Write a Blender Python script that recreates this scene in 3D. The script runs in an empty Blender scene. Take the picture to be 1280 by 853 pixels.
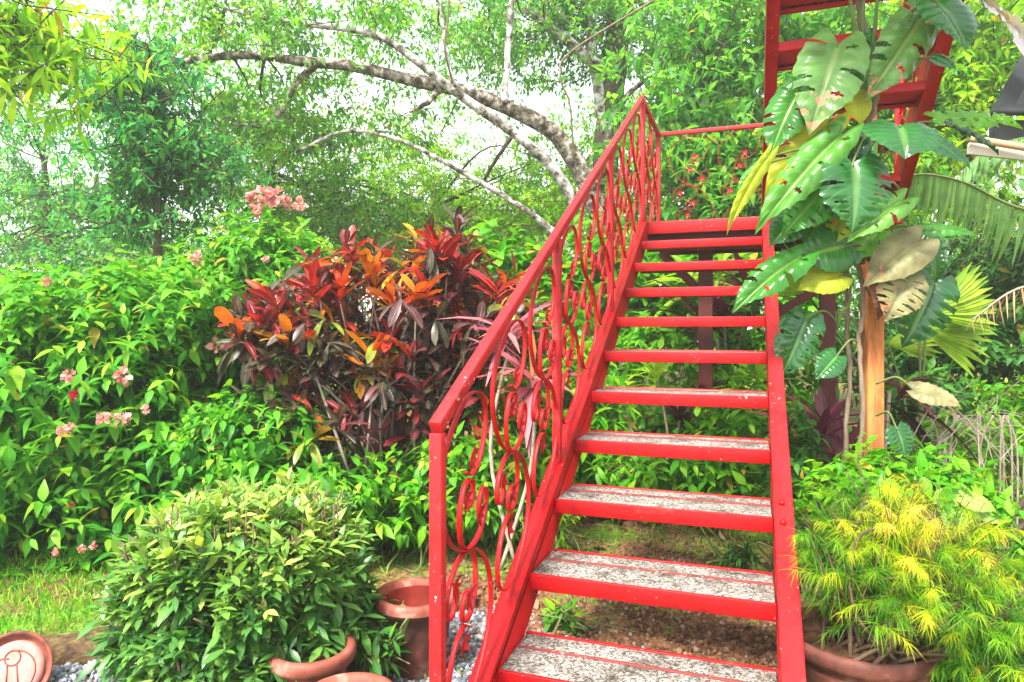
import bpy, math, random
import numpy as np
from mathutils import Vector, Matrix
RNG = np.random.default_rng(11)
random.seed(5)
SC = bpy.context.scene
COL = SC.collection
# ------------------------------------------------------------------ camera numbers
F = 852.0; CX = 640.0; HY = 409.0; ZC = 1.45          # focal length / horizon of the 1280 px photograph, eye height
def W(x, y, Y):                                       # image point at depth Y metres -> world point
    return np.array([(x - CX) / F * Y, Y, ZC - (y - HY) / F * Y])
TH = 0.3357
UX, UY = math.sin(TH), math.cos(TH)
def S(d, v, z):                                       # stair frame: d along the climb, v to the right, z up from eye height
    return np.array([d * UX + v * UY, d * UY - v * UX, z + ZC])
# ------------------------------------------------------------------ objects
ORG = {}
def props(o, label=None, cat=None, group=None, kind=None):
    if label: o['label'] = label
    if cat: o['category'] = cat
    if group: o['group'] = group
    if kind: o['kind'] = kind
    return o
def empty(name, loc, label, cat, group=None):
    o = bpy.data.objects.new(name, None); COL.objects.link(o)
    o.location = tuple(loc); o.empty_display_size = .1
    ORG[o] = np.array(loc, float)
    return props(o, label, cat, group)
def mesh(name, V, Fs, uv=None, rnd=None, smooth=False):
    V = np.asarray(V, float)
    me = bpy.data.meshes.new(name)
    if isinstance(Fs, np.ndarray): Fs = [Fs]
    elif len(Fs) and not isinstance(Fs[0], np.ndarray):
        by = {}
        for f in Fs: by.setdefault(len(f), []).append(f)
        Fs = [np.array(v) for v in by.values()]
    nl = sum(f.size for f in Fs); npoly = sum(len(f) for f in Fs)
    me.vertices.add(len(V)); me.vertices.foreach_set('co', V.ravel().astype(np.float32))
    me.loops.add(nl); me.polygons.add(npoly)
    idx = np.concatenate([f.ravel() for f in Fs]).astype(np.int32)
    tot = np.concatenate([np.full(len(f), f.shape[1]) for f in Fs]).astype(np.int32)
    st = np.concatenate([[0], np.cumsum(tot)[:-1]]).astype(np.int32)
    me.loops.foreach_set('vertex_index', idx)
    me.polygons.foreach_set('loop_start', st)
    try: me.polygons.foreach_set('loop_total', tot)
    except Exception: pass
    if uv is not None:
        l = me.uv_layers.new(name='UVMap')
        l.data.foreach_set('uv', np.asarray(uv, np.float32)[idx].ravel())
    if rnd is not None:
        a = me.attributes.new('rnd', 'FLOAT', 'POINT')
        a.data.foreach_set('value', np.asarray(rnd, np.float32))
    if smooth: me.polygons.foreach_set('use_smooth', np.ones(npoly, bool))
    me.update(calc_edges=True); me.validate()
    return me
def link(name, me, mat, parent=None, bevel=0, loc=None):
    """Link a mesh given in world coordinates; a child keeps its parent's base as its origin."""
    if mat is not None and not me.materials: me.materials.append(mat)
    o = bpy.data.objects.new(name, me); COL.objects.link(o)
    if parent is not None:
        o.parent = parent; ORG[o] = ORG[parent]
        co = np.empty(len(me.vertices) * 3, np.float32); me.vertices.foreach_get('co', co)
        co = co.reshape(-1, 3) - ORG[parent].astype(np.float32); me.vertices.foreach_set('co', co.ravel()); me.update()
    elif loc is not None:
        loc = np.array(loc, float)
        co = np.empty(len(me.vertices) * 3, np.float32); me.vertices.foreach_get('co', co)
        co = co.reshape(-1, 3) - loc.astype(np.float32); me.vertices.foreach_set('co', co.ravel()); me.update()
        o.location = tuple(loc); ORG[o] = loc
    else: ORG[o] = np.zeros(3)
    if bevel:
        m = o.modifiers.new('bevel', 'BEVEL'); m.width = bevel; m.segments = 2; m.limit_method = 'ANGLE'; m.angle_limit = .6
    return o
class MB:                                              # collects solids, built as one mesh
    def __init__(s): s.V = []; s.F = []; s.n = 0
    def raw(s, V, Fc):
        s.V.append(np.asarray(V, float)); s.F += [tuple(int(i) + s.n for i in f) for f in Fc]; s.n += len(V)
    def box8(s, P):                                    # 8 corners: bottom ring 0-3, top ring 4-7
        s.raw(P, [(3, 2, 1, 0), (4, 5, 6, 7), (0, 1, 5, 4), (1, 2, 6, 5), (2, 3, 7, 6), (3, 0, 4, 7)])
    def sbox(s, d0, d1, v0, v1, z0, z1):               # box in the stair frame
        s.box8([S(d, v, z) for z in (z0, z1) for d, v in ((d0, v0), (d0, v1), (d1, v1), (d1, v0))])
    def sprism(s, poly, v0, v1):                       # polygon in (d,z) pulled along v
        n = len(poly)
        P = [S(d, v0, z) for d, z in poly] + [S(d, v1, z) for d, z in poly]
        s.raw(P, [tuple(range(n)), tuple(range(2 * n - 1, n - 1, -1))] + [(i, i + n, (i + 1) % n + n, (i + 1) % n)[::-1] for i in range(n)])
    def bar(s, a, b, w, h, up=(0, 0, 1)):              # square bar from a to b
        a = np.array(a, float); b = np.array(b, float); t = (b - a) / np.linalg.norm(b - a)
        u = np.array(up, float); x = np.cross(t, u); x /= np.linalg.norm(x); y = np.cross(x, t)
        s.box8([p + x * i * w / 2 + y * j * h / 2 for p in (a, b) for i, j in ((-1, -1), (1, -1), (1, 1), (-1, 1))])
    def tube(s, P, R, n=6, cap=True):
        P = np.asarray(P, float); m = len(P)
        R = np.full(m, R) if np.isscalar(R) else np.asarray(R, float)
        T = np.gradient(P, axis=0); T /= np.linalg.norm(T, axis=1)[:, None] + 1e-9
        ref = np.array([.13, .21, .97]) if abs(T[0][2]) < .9 else np.array([.97, .2, .1])
        x = np.cross(T[0], ref); x /= np.linalg.norm(x); V = []
        for i in range(m):
            x = x - T[i] * x.dot(T[i]); x /= np.linalg.norm(x) + 1e-9; y = np.cross(T[i], x)
            for k in range(n):
                a = 2 * math.pi * k / n; V.append(P[i] + R[i] * (x * math.cos(a) + y * math.sin(a)))
        Fc = [(i * n + k, i * n + (k + 1) % n, (i + 1) * n + (k + 1) % n, (i + 1) * n + k) for i in range(m - 1) for k in range(n)]
        if cap: Fc += [tuple(range(n))[::-1], tuple((m - 1) * n + k for k in range(n))]
        s.raw(V, Fc)
    def lathe(s, prof, c, n=40, axis=None):            # closed profile (r,z) turned round c
        c = np.array(c, float); m = len(prof); V = []
        for k in range(n):
            a = 2 * math.pi * k / n
            for r, z in prof:
                V.append((r * math.cos(a), r * math.sin(a), z))
        V = np.array(V)
        if axis is not None: V = V @ np.array(axis).T
        s.raw(V + c, [(k * m + i, ((k + 1) % n) * m + i, ((k + 1) % n) * m + i + 1, k * m + i + 1) for k in range(n) for i in range(m - 1)])
    def build(s, name, mat, parent=None, bevel=0, smooth=False, loc=None):
        return link(name, mesh(name, np.concatenate(s.V), s.F, smooth=smooth), mat, parent, bevel, loc)
def spline(P, k=8, closed=False):
    P = np.asarray(P, float); Q = np.vstack([2 * P[0] - P[1], P, 2 * P[-1] - P[-2]]); out = []
    for i in range(len(P) - 1):
        p0, p1, p2, p3 = Q[i:i + 4]
        for t in np.linspace(0, 1, k, endpoint=False):
            out.append(.5 * ((2 * p1) + (p2 - p0) * t + (2 * p0 - 5 * p1 + 4 * p2 - p3) * t * t + (3 * p1 - p0 - 3 * p2 + p3) * t ** 3))
    out.append(P[-1]); return np.array(out)
# ------------------------------------------------------------------ materials
def mat(name):
    m = bpy.data.materials.new(name); m.use_nodes = True
    nt = m.node_tree; nt.nodes.clear()
    out = nt.nodes.new('ShaderNodeOutputMaterial')
    def N(t, **k):
        n = nt.nodes.new('ShaderNode' + t)
        for a, b in k.items():
            if a in n.inputs.keys(): n.inputs[a].default_value = b
            else: setattr(n, a, b)
        return n
    return m, nt, N, nt.links.new, out
def ramp(N, stops, interp='LINEAR'):
    r = N('ValToRGB'); e = r.color_ramp.elements; r.color_ramp.interpolation = interp
    while len(e) < len(stops): e.new(.5)
    for i, (p, c) in enumerate(stops):
        e[i].position = p; e[i].color = (*c, 1) if len(c) == 3 else c
    return r
def leaf_mat(name, stops, rib=(.25, .4, .08), ribs=.5, trans=.4, rough=.42, veins=0, spec=.2, blotch=.25, edge=None, tcol=(1.25, 1.3, .55)):
    m, nt, N, L, out = mat(name)
    at = N('Attribute', attribute_name='rnd')
    r = ramp(N, stops); L(at.outputs['Fac'], r.inputs['Fac'])
    uv = N('UVMap', uv_map='UVMap'); sx = N('SeparateXYZ'); L(uv.outputs[0], sx.inputs[0])
    a = N('Math', operation='SUBTRACT'); L(sx.outputs[0], a.inputs[0]); a.inputs[1].default_value = .5
    ab = N('Math', operation='ABSOLUTE'); L(a.outputs[0], ab.inputs[0])
    mr = N('MapRange'); L(ab.outputs[0], mr.inputs[0])
    mr.inputs[1].default_value = .02; mr.inputs[2].default_value = .07; mr.inputs[3].default_value = ribs; mr.inputs[4].default_value = 0
    fac = mr.outputs[0]
    if veins:
        mu = N('Math', operation='MULTIPLY_ADD'); L(ab.outputs[0], mu.inputs[0]); mu.inputs[1].default_value = -.45; L(sx.outputs[1], mu.inputs[2])
        m2 = N('Math', operation='MULTIPLY'); L(mu.outputs[0], m2.inputs[0]); m2.inputs[1].default_value = veins
        fr = N('Math', operation='FRACT'); L(m2.outputs[0], fr.inputs[0])
        r2 = N('MapRange'); L(fr.outputs[0], r2.inputs[0]); r2.inputs[1].default_value = .0; r2.inputs[2].default_value = .16; r2.inputs[3].default_value = ribs * .6; r2.inputs[4].default_value = 0
        mx = N('Math', operation='MAXIMUM'); L(fac, mx.inputs[0]); L(r2.outputs[0], mx.inputs[1]); fac = mx.outputs[0]
    mix = N('Mix', data_type='RGBA'); L(fac, mix.inputs[0]); L(r.outputs[0], mix.inputs[6]); mix.inputs[7].default_value = (*rib, 1)
    col = mix.outputs[2]
    tc = N('TexCoord'); nz = N('TexNoise', Scale=9.0, Detail=4.0); L(tc.outputs['Object'], nz.inputs['Vector'])
    mrb = N('MapRange'); L(nz.outputs[0], mrb.inputs[0]); mrb.inputs[1].default_value = .3; mrb.inputs[2].default_value = .7; mrb.inputs[3].default_value = 1 - blotch; mrb.inputs[4].default_value = 1 + blotch
    sc = N('VectorMath', operation='SCALE'); L(col, sc.inputs[0]); L(mrb.outputs[0], sc.inputs['Scale']); col = sc.outputs[0]
    if edge is not None:                                # dry brown margin and tip patches of old leaves
        n2 = N('TexNoise', Scale=22.0, Detail=3.0); L(tc.outputs['Object'], n2.inputs['Vector'])
        ad = N('Math', operation='MULTIPLY_ADD'); L(sx.outputs[1], ad.inputs[0]); ad.inputs[1].default_value = .35; L(n2.outputs[0], ad.inputs[2])
        th = N('MapRange'); L(ad.outputs[0], th.inputs[0]); th.inputs[1].default_value = .83; th.inputs[2].default_value = .88
        em = N('Mix', data_type='RGBA'); L(th.outputs[0], em.inputs[0]); L(col, em.inputs[6]); em.inputs[7].default_value = (*edge, 1); col = em.outputs[2]
    p = N('BsdfPrincipled', Roughness=rough); p.inputs['Specular IOR Level'].default_value = spec
    L(col, p.inputs['Base Color'])
    bp = N('Bump', Strength=.25, Distance=.004); L(nz.outputs[0], bp.inputs['Height'])
    if veins:
        bp.inputs['Strength'].default_value = .55; bp.inputs['Distance'].default_value = .006; bp.invert = True; L(fac, bp.inputs['Height']); L(bp.outputs[0], p.inputs['Normal'])
    t = N('BsdfTranslucent'); tm = N('VectorMath', operation='MULTIPLY'); L(col, tm.inputs[0]); tm.inputs[1].default_value = tcol
    L(tm.outputs[0], t.inputs['Color'])
    ms = N('MixShader'); ms.inputs[0].default_value = trans; L(p.outputs[0], ms.inputs[1]); L(t.outputs[0], ms.inputs[2])
    L(ms.outputs[0], out.inputs[0])
    return m
def noise_mat(name, stops, scale=8, rough=.8, bump=.3, dist=.02, detail=6, stretch=None, spec=.3, kind='noise', coat=0, rough_hi=None):
    m, nt, N, L, out = mat(name)
    tc = N('TexCoord'); src = tc.outputs['Object']
    if stretch:
        mp = N('Mapping'); mp.inputs['Scale'].default_value = stretch; L(src, mp.inputs[0]); src = mp.outputs[0]
    if kind == 'voronoi':
        n = N('TexVoronoi', Scale=scale); L(src, n.inputs['Vector']); sp = N('SeparateColor'); L(n.outputs['Color'], sp.inputs[0]); fac = sp.outputs[0]; hgt = n.outputs['Distance']
    else:
        n = N('TexNoise', Scale=scale, Detail=detail, Roughness=.62); L(src, n.inputs['Vector']); fac = n.outputs[0]; hgt = fac
    r = ramp(N, stops); L(fac, r.inputs['Fac'])
    p = N('BsdfPrincipled', Roughness=rough); p.inputs['Specular IOR Level'].default_value = spec; p.inputs['Coat Weight'].default_value = coat
    L(r.outputs[0], p.inputs['Base Color'])
    b = N('Bump', Strength=bump, Distance=dist); L(hgt, b.inputs['Height']); L(b.outputs[0], p.inputs['Normal'])
    L(p.outputs[0], out.inputs[0])
    return m
def paint_mat(name, base, dark, chip, amount=.66, rough=.38):
    """Brush-painted steel: slightly uneven red with worn spots of primer and dark rust."""
    m, nt, N, L, out = mat(name)
    tc = N('TexCoord')
    n1 = N('TexNoise', Scale=7.0, Detail=8.0, Roughness=.65); L(tc.outputs['Object'], n1.inputs['Vector'])
    fad = (base[0] * 1.06, base[1] + .045, base[2] + .03); gr = (base[0] * .35, base[1] * 1.2 + .004, base[2] + .003)
    r1 = ramp(N, [(.27, gr), (.36, dark), (.5, base), (.62, base), (.74, fad)]); L(n1.outputs[0], r1.inputs['Fac'])
    n2 = N('TexNoise', Scale=75.0, Detail=4.0, Roughness=.6); L(tc.outputs['Object'], n2.inputs['Vector'])
    n3 = N('TexNoise', Scale=3.1, Detail=2.0); L(tc.outputs['Object'], n3.inputs['Vector'])
    ad = N('Math', operation='MULTIPLY_ADD'); L(n3.outputs[0], ad.inputs[0]); ad.inputs[1].default_value = .35; L(n2.outputs[0], ad.inputs[2])
    th = N('MapRange'); L(ad.outputs[0], th.inputs[0]); th.inputs[1].default_value = amount + .175; th.inputs[2].default_value = amount + .20
    n4 = N('TexNoise', Scale=30.0); L(tc.outputs['Object'], n4.inputs['Vector'])
    rc = ramp(N, [(.45, (.05, .025, .02)), (.55, chip)]); L(n4.outputs[0], rc.inputs['Fac'])
    n5 = N('TexNoise', Scale=140.0, Detail=6.0, Roughness=.7); L(tc.outputs['Object'], n5.inputs['Vector'])   # brush grain and dust
    vr = N('MapRange'); L(n5.outputs[0], vr.inputs[0]); vr.inputs[1].default_value = .35; vr.inputs[2].default_value = .65; vr.inputs[3].default_value = .70; vr.inputs[4].default_value = 1.12
    vs_ = N('VectorMath', operation='SCALE'); L(r1.outputs[0], vs_.inputs[0]); L(vr.outputs[0], vs_.inputs['Scale'])
    mx = N('Mix', data_type='RGBA'); L(th.outputs[0], mx.inputs[0]); L(vs_.outputs[0], mx.inputs[6]); L(rc.outputs[0], mx.inputs[7])
    p = N('BsdfPrincipled'); L(mx.outputs[2], p.inputs['Base Color']); p.inputs['Specular IOR Level'].default_value = .28
    rr = N('MapRange'); L(n1.outputs[0], rr.inputs[0]); rr.inputs[3].default_value = rough - .08; rr.inputs[4].default_value = rough + .22; L(rr.outputs[0], p.inputs['Roughness'])
    b = N('Bump', Strength=.35, Distance=.003); L(n2.outputs[0], b.inputs['Height']); L(b.outputs[0], p.inputs['Normal'])
    L(p.outputs[0], out.inputs[0])
    return m
G = lambda *c: tuple(c)
M = {}
M['red'] = paint_mat('red_paint', (.41, .002, .004), (.25, .002, .0035), (.50, .25, .2), amount=.683)
M['redworn'] = paint_mat('worn_red_paint', (.43, .011, .014), (.28, .005, .007), (.58, .36, .3), amount=.668, rough=.42)
M['maroon'] = paint_mat('maroon_paint', (.10, .018, .014), (.06, .014, .012), (.2, .12, .08), rough=.6)
M['rod'] = paint_mat('worn_dividing_bar', (.20, .035, .03), (.10, .03, .022), (.3, .2, .16), amount=.6, rough=.6)
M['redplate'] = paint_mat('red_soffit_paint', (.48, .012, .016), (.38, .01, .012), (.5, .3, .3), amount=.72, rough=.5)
def slab_mat():
    m, nt, N, L, out = mat('washed_pebble_slab'); tc = N('TexCoord')
    v = N('TexVoronoi', Scale=170.0); L(tc.outputs['Object'], v.inputs['Vector']); sp = N('SeparateColor'); L(v.outputs['Color'], sp.inputs[0])
    r = ramp(N, [(0, (.035, .03, .026)), (.25, (.09, .08, .068)), (.45, (.19, .172, .15)), (.75, (.29, .265, .235)), (1, (.46, .44, .41))]); L(sp.outputs[0], r.inputs[0])
    n = N('TexNoise', Scale=9.0, Detail=8.0, Roughness=.7); L(tc.outputs['Object'], n.inputs['Vector'])
    g_ = ramp(N, [(.36, (.28, .25, .2)), (.5, (.85, .83, .8)), (.7, (1.1, 1.1, 1.08))]); L(n.outputs[0], g_.inputs[0])
    mx = N('Mix', data_type='RGBA'); mx.blend_type = 'MULTIPLY'; mx.inputs[0].default_value = 1; L(r.outputs[0], mx.inputs[6]); L(g_.outputs[0], mx.inputs[7])
    p = N('BsdfPrincipled', Roughness=.85); L(mx.outputs[2], p.inputs['Base Color']); b = N('Bump', Strength=.7, Distance=.005); L(v.outputs['Distance'], b.inputs['Height']); L(b.outputs[0], p.inputs['Normal']); L(p.outputs[0], out.inputs[0]); return m
M['slab'] = slab_mat()
M['concrete'] = noise_mat('old_concrete', [(.3, (.10, .09, .07)), (.7, (.22, .20, .16))], scale=14)
M['terra'] = noise_mat('terracotta', [(.36, (.07, .03, .018)), (.45, (.18, .045, .027)), (.56, (.25, .07, .045)), (.66, (.36, .20, .15))], scale=7, rough=.62, bump=.15, dist=.004)
M['terradark'] = noise_mat('weathered_terracotta', [(.36, (.025, .022, .012)), (.46, (.085, .028, .02)), (.56, (.15, .045, .03)), (.66, (.24, .15, .11))], scale=6, rough=.7, bump=.25, dist=.006)
M['terrain'] = noise_mat('glazed_terracotta_inside', [(.35, (.12, .015, .010)), (.65, (.26, .03, .02))], scale=9, rough=.3, bump=.1, dist=.003)
M['pinkclay'] = noise_mat('pale_pink_clay', [(.3, (.34, .14, .11)), (.6, (.46, .24, .21))], scale=10, rough=.75, bump=.12, dist=.003)
M['soil'] = noise_mat('soil', [(.3, (.03, .015, .008)), (.55, (.10, .045, .02)), (.8, (.17, .085, .04))], scale=30, rough=.95, bump=.8, dist=.02)
M['bark_pale'] = noise_mat('pale_lichen_bark', [(.38, (.04, .035, .025)), (.46, (.17, .15, .12)), (.53, (.36, .34, .31)), (.62, (.60, .60, .58))], scale=9, rough=.9, bump=1, dist=.03, detail=12)
M['bark_brown'] = noise_mat('mottled_brown_bark', [(.38, (.02, .018, .01)), (.47, (.09, .07, .045)), (.55, (.22, .19, .15)), (.64, (.45, .43, .40))], scale=11, rough=.9, bump=1, dist=.04, detail=12)
M['bark_dark'] = noise_mat('dark_bark', [(.3, (.02, .016, .01)), (.7, (.10, .075, .05))], scale=9, rough=.9, bump=.5)
M['twig'] = noise_mat('brown_twig', [(.3, (.05, .03, .015)), (.7, (.16, .10, .06))], scale=20, rough=.8)
M['greentwig'] = noise_mat('green_stem', [(.3, (.06, .10, .02)), (.7, (.14, .17, .05))], scale=15, rough=.6)
M['drytwig'] = noise_mat('dry_grey_twig', [(.3, (.22, .17, .12)), (.7, (.42, .36, .28))], scale=20, rough=.9)
M['postwood'] = noise_mat('orange_weathered_timber', [(.36, (.05, .045, .012)), (.43, (.30, .11, .03)), (.50, (.50, .15, .045)), (.56, (.58, .24, .07)), (.62, (.27, .22, .03)), (.70, (.50, .32, .20))], scale=9, rough=.8, bump=.4, dist=.006, stretch=(1, 1, .22))
M['vine'] = noise_mat('vine_bark', [(.3, (.08, .055, .035)), (.7, (.25, .19, .13))], scale=14, rough=.85, bump=.5, stretch=(1, 1, .3))
M['tan'] = noise_mat('tan_pole', [(.3, (.30, .17, .08)), (.7, (.52, .34, .18))], scale=5, rough=.6, stretch=(.4, 1, 1))
M['cream'] = noise_mat('cream_board', [(.3, (.42, .38, .30)), (.7, (.55, .50, .42))], scale=6, rough=.7)
M['roof'] = noise_mat('dark_roofing', [(.3, (.010, .012, .012)), (.7, (.028, .032, .03))], scale=4, rough=.55, bump=.15)
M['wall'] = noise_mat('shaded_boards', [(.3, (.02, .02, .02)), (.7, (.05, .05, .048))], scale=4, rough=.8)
M['drydead'] = leaf_mat('dry_leaf', [(0, (.22, .10, .05)), (1, (.48, .32, .20))], rib=(.4, .25, .15), trans=.15, rough=.8)
# greens: rnd 0 = old dark leaf, 1 = young bright leaf
M['g_muss'] = leaf_mat('mid_green_leaf', [(0, (.34, .25, .03)), (.03, (.012, .09, .010)), (.4, (.035, .22, .014)), (.75, (.10, .35, .018)), (1, (.28, .47, .03))], ribs=.3, trans=.42)
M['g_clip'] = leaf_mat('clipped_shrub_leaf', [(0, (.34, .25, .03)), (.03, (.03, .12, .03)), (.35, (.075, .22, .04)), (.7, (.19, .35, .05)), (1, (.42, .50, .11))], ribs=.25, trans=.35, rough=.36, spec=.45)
M['g_round'] = leaf_mat('round_green_leaf', [(0, (.34, .25, .03)), (.03, (.02, .14, .008)), (.6, (.075, .31, .012)), (1, (.24, .48, .02))], ribs=.3, trans=.45)
M['g_light'] = leaf_mat('light_green_canopy', [(0, (0.313, 0.240, 0.060)), (.03, (0.028, 0.144, 0.042)), (.45, (0.083, 0.298, 0.044)), (.8, (0.202, 0.442, 0.048)), (1, (0.386, 0.538, 0.060))], ribs=.1, trans=.58)
M['g_blue'] = leaf_mat('blue_green_canopy', [(0, (0.018, 0.134, 0.070)), (.5, (0.055, 0.288, 0.075)), (1, (0.221, 0.461, 0.060))], ribs=.1, trans=.58, tcol=(1.1, 1.3, .8))
M['g_yell'] = leaf_mat('yellow_green_canopy', [(0, (.34, .25, .03)), (.03, (.06, .21, .008)), (.5, (.18, .42, .012)), (1, (.44, .58, .03))], ribs=.1, trans=.58)
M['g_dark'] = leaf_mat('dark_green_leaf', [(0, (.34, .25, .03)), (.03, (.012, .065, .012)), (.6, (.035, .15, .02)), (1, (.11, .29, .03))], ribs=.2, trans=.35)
M['g_far'] = leaf_mat('far_green_canopy', [(0, (0.055, 0.192, 0.055)), (.5, (0.147, 0.346, 0.060)), (1, (0.331, 0.499, 0.080))], ribs=0, trans=.58)
M['g_weed'] = leaf_mat('undergrowth_leaf', [(0, (.34, .25, .03)), (.03, (.02, .14, .007)), (.5, (.07, .31, .010)), (1, (.26, .48, .018))], ribs=.3, trans=.42)
M['grass'] = leaf_mat('grass_blade', [(0, (.04, .18, .008)), (.6, (.13, .40, .015)), (1, (.38, .52, .05))], ribs=0, trans=.4)
M['thread'] = leaf_mat('golden_thread_leaf', [(0, (.03, .15, .006)), (.3, (.11, .30, .008)), (.52, (.34, .44, .010)), (.78, (.58, .50, .02)), (1, (.62, .42, .08))], ribs=0, trans=.4)
M['croton'] = leaf_mat('croton_leaf', [(0, (.03, .06, .026)), (.14, (.05, .045, .04)), (.26, (.075, .02, .03)), (.42, (.19, .012, .02)), (.58, (.40, .015, .014)), (.74, (.60, .13, .008)), (.88, (.66, .26, .01)), (1, (.18, .27, .02))], rib=(.5, .12, .06), ribs=.55, trans=.3, rough=.36, veins=9, spec=.5, blotch=.45, tcol=(1.3, 1, .7))
M['cordy'] = leaf_mat('pink_cordyline_leaf', [(0, (.05, .035, .035)), (.35, (.24, .04, .07)), (.6, (.42, .13, .15)), (.8, (.26, .14, .14)), (.9, (.50, .22, .03)), (1, (.52, .28, .27))], rib=(.6, .25, .25), ribs=.4, trans=.3, tcol=(1.2, 1, .9))
M['cordyp'] = leaf_mat('purple_cordyline_leaf', [(0, (.03, .03, .022)), (.45, (.085, .025, .035)), (.8, (.20, .03, .07)), (1, (.36, .06, .12))], rib=(.3, .08, .1), ribs=.4, trans=.3, tcol=(1.2, 1, .9))
M['petal'] = leaf_mat('pink_petal', [(0, (.62, .20, .18)), (.6, (.75, .34, .32)), (1, (.82, .52, .46))], rib=(.7, .3, .3), ribs=.2, trans=.35, tcol=(1.1, 1, 1))
M['petalred'] = leaf_mat('crimson_petal', [(0, (.45, .01, .04)), (1, (.60, .04, .08))], ribs=0, trans=.3, tcol=(1.1, 1, 1))
M['mon'] = leaf_mat('climber_leaf_green', [(0, (.012, .095, .012)), (.5, (.035, .20, .014)), (1, (.14, .38, .02))], rib=(.22, .36, .06), ribs=.55, veins=8, trans=.35, rough=.3, spec=.5, blotch=.3)
M['mondark'] = leaf_mat('climber_leaf_dark_glossy', [(0, (.008, .06, .02)), (1, (.022, .13, .02))], rib=(.15, .30, .08), ribs=.5, veins=8, trans=.22, rough=.2, spec=.5)
M['monpale'] = leaf_mat('climber_leaf_pale', [(0, (.06, .19, .035)), (1, (.13, .29, .065))], rib=(.32, .42, .16), ribs=.55, veins=10, trans=.3, rough=.3, spec=.45, edge=(.50, .28, .17), blotch=.35)
M['monfresh'] = leaf_mat('climber_leaf_fresh', [(0, (.04, .22, .02)), (1, (.13, .34, .05))], rib=(.30, .46, .12), ribs=.55, veins=9, trans=.35, rough=.3, spec=.45, blotch=.35)
M['mongold'] = leaf_mat('climber_leaf_yellow_green', [(0, (.22, .34, .02)), (1, (.38, .42, .03))], rib=(.45, .48, .1), ribs=.4, veins=8, trans=.45)
M['monold'] = leaf_mat('climber_leaf_bronzed', [(0, (.11, .13, .06)), (1, (.22, .20, .09))], rib=(.25, .24, .12), ribs=.4, veins=8, trans=.2, edge=(.40, .17, .09), blotch=.5)
M['mondead'] = leaf_mat('climber_leaf_dead', [(0, (.12, .05, .03)), (1, (.22, .10, .06))], rib=(.2, .1, .06), veins=8, trans=.1, rough=.8)
M['syng'] = leaf_mat('arrowhead_leaf', [(0, (.13, .30, .04)), (1, (.30, .46, .08))], rib=(.55, .65, .25), ribs=.7, veins=6, trans=.4)
M['frond'] = leaf_mat('palm_leaflet', [(0, (.08, .20, .06)), (.6, (.17, .33, .11)), (1, (.32, .44, .16))], rib=(.4, .45, .2), ribs=.35, trans=.42, rough=.35)
M['fan'] = leaf_mat('fan_palm_blade', [(0, (.14, .34, .02)), (1, (.42, .56, .05))], ribs=.25, rib=(.5, .5, .15), trans=.45)
M['banana'] = leaf_mat('torn_banana_leaf', [(0, (.38, .36, .42)), (1, (.60, .57, .62))], rib=(.5, .4, .2), ribs=.4, veins=16, trans=.25, edge=(.55, .33, .03))
# ------------------------------------------------------------------ leaves
def tmpl(rows, fold=.22, tipcurl=0.0):
    V = []; U = []
    for y, w in rows:
        for s in (-1, 0, 1): V.append((s * w / 2, y, abs(s) * fold * w / 2 - tipcurl * y * y)); U.append((.5 + s * .5, y))
    Fc = []
    for i in range(len(rows) - 1):
        a = i * 3
        Fc += [(a, a + 1, a + 4, a + 3), (a + 1, a + 2, a + 5, a + 4)]
    return np.array(V), np.array(Fc), np.array(U)
T_OV = tmpl([(0, .03), (.12, .22), (.32, .43), (.55, .40), (.8, .2), (1, .015)])
T_LAN = tmpl([(0, .03), (.2, .15), (.5, .24), (.78, .15), (1, .01)])
T_OBL = tmpl([(0, .05), (.22, .16), (.52, .29), (.8, .27), (.95, .12), (1, .03)], fold=.3)
T_STRAP = tmpl([(0, .06), (.2, .10), (.5, .16), (.75, .11), (1, .01)], fold=.35)
T_ROUND = tmpl([(0, .05), (.12, .5), (.4, .82), (.7, .66), (.9, .3), (1, .03)], fold=.15)
T_HEART = tmpl([(-.12, .3), (.05, .72), (.3, .74), (.6, .45), (.85, .15), (1, .01)], fold=.15)
T_MID = tmpl([(0, .04), (.42, .44), (1, .02)], fold=.25)
T_BLADE = tmpl([(0, .06), (.4, .07), (.75, .045), (1, .006)], fold=.3)
T_THREAD = tmpl([(0, .035), (.4, .04), (.75, .03), (1, .006)], fold=.1)
T_PET = tmpl([(0, .1), (.4, .7), (.75, .8), (1, .2)], fold=.3)
T_FAR = (np.array([(0, 0, 0), (.24, .45, .07), (0, 1, -.06), (-.24, .45, .07)]), np.array([(0, 1, 2, 3)]), np.array([(.5, 0), (1, .45), (.5, 1), (0, .45)]))
def nrm(a): return a / (np.linalg.norm(a, axis=-1, keepdims=True) + 1e-9)
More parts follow.
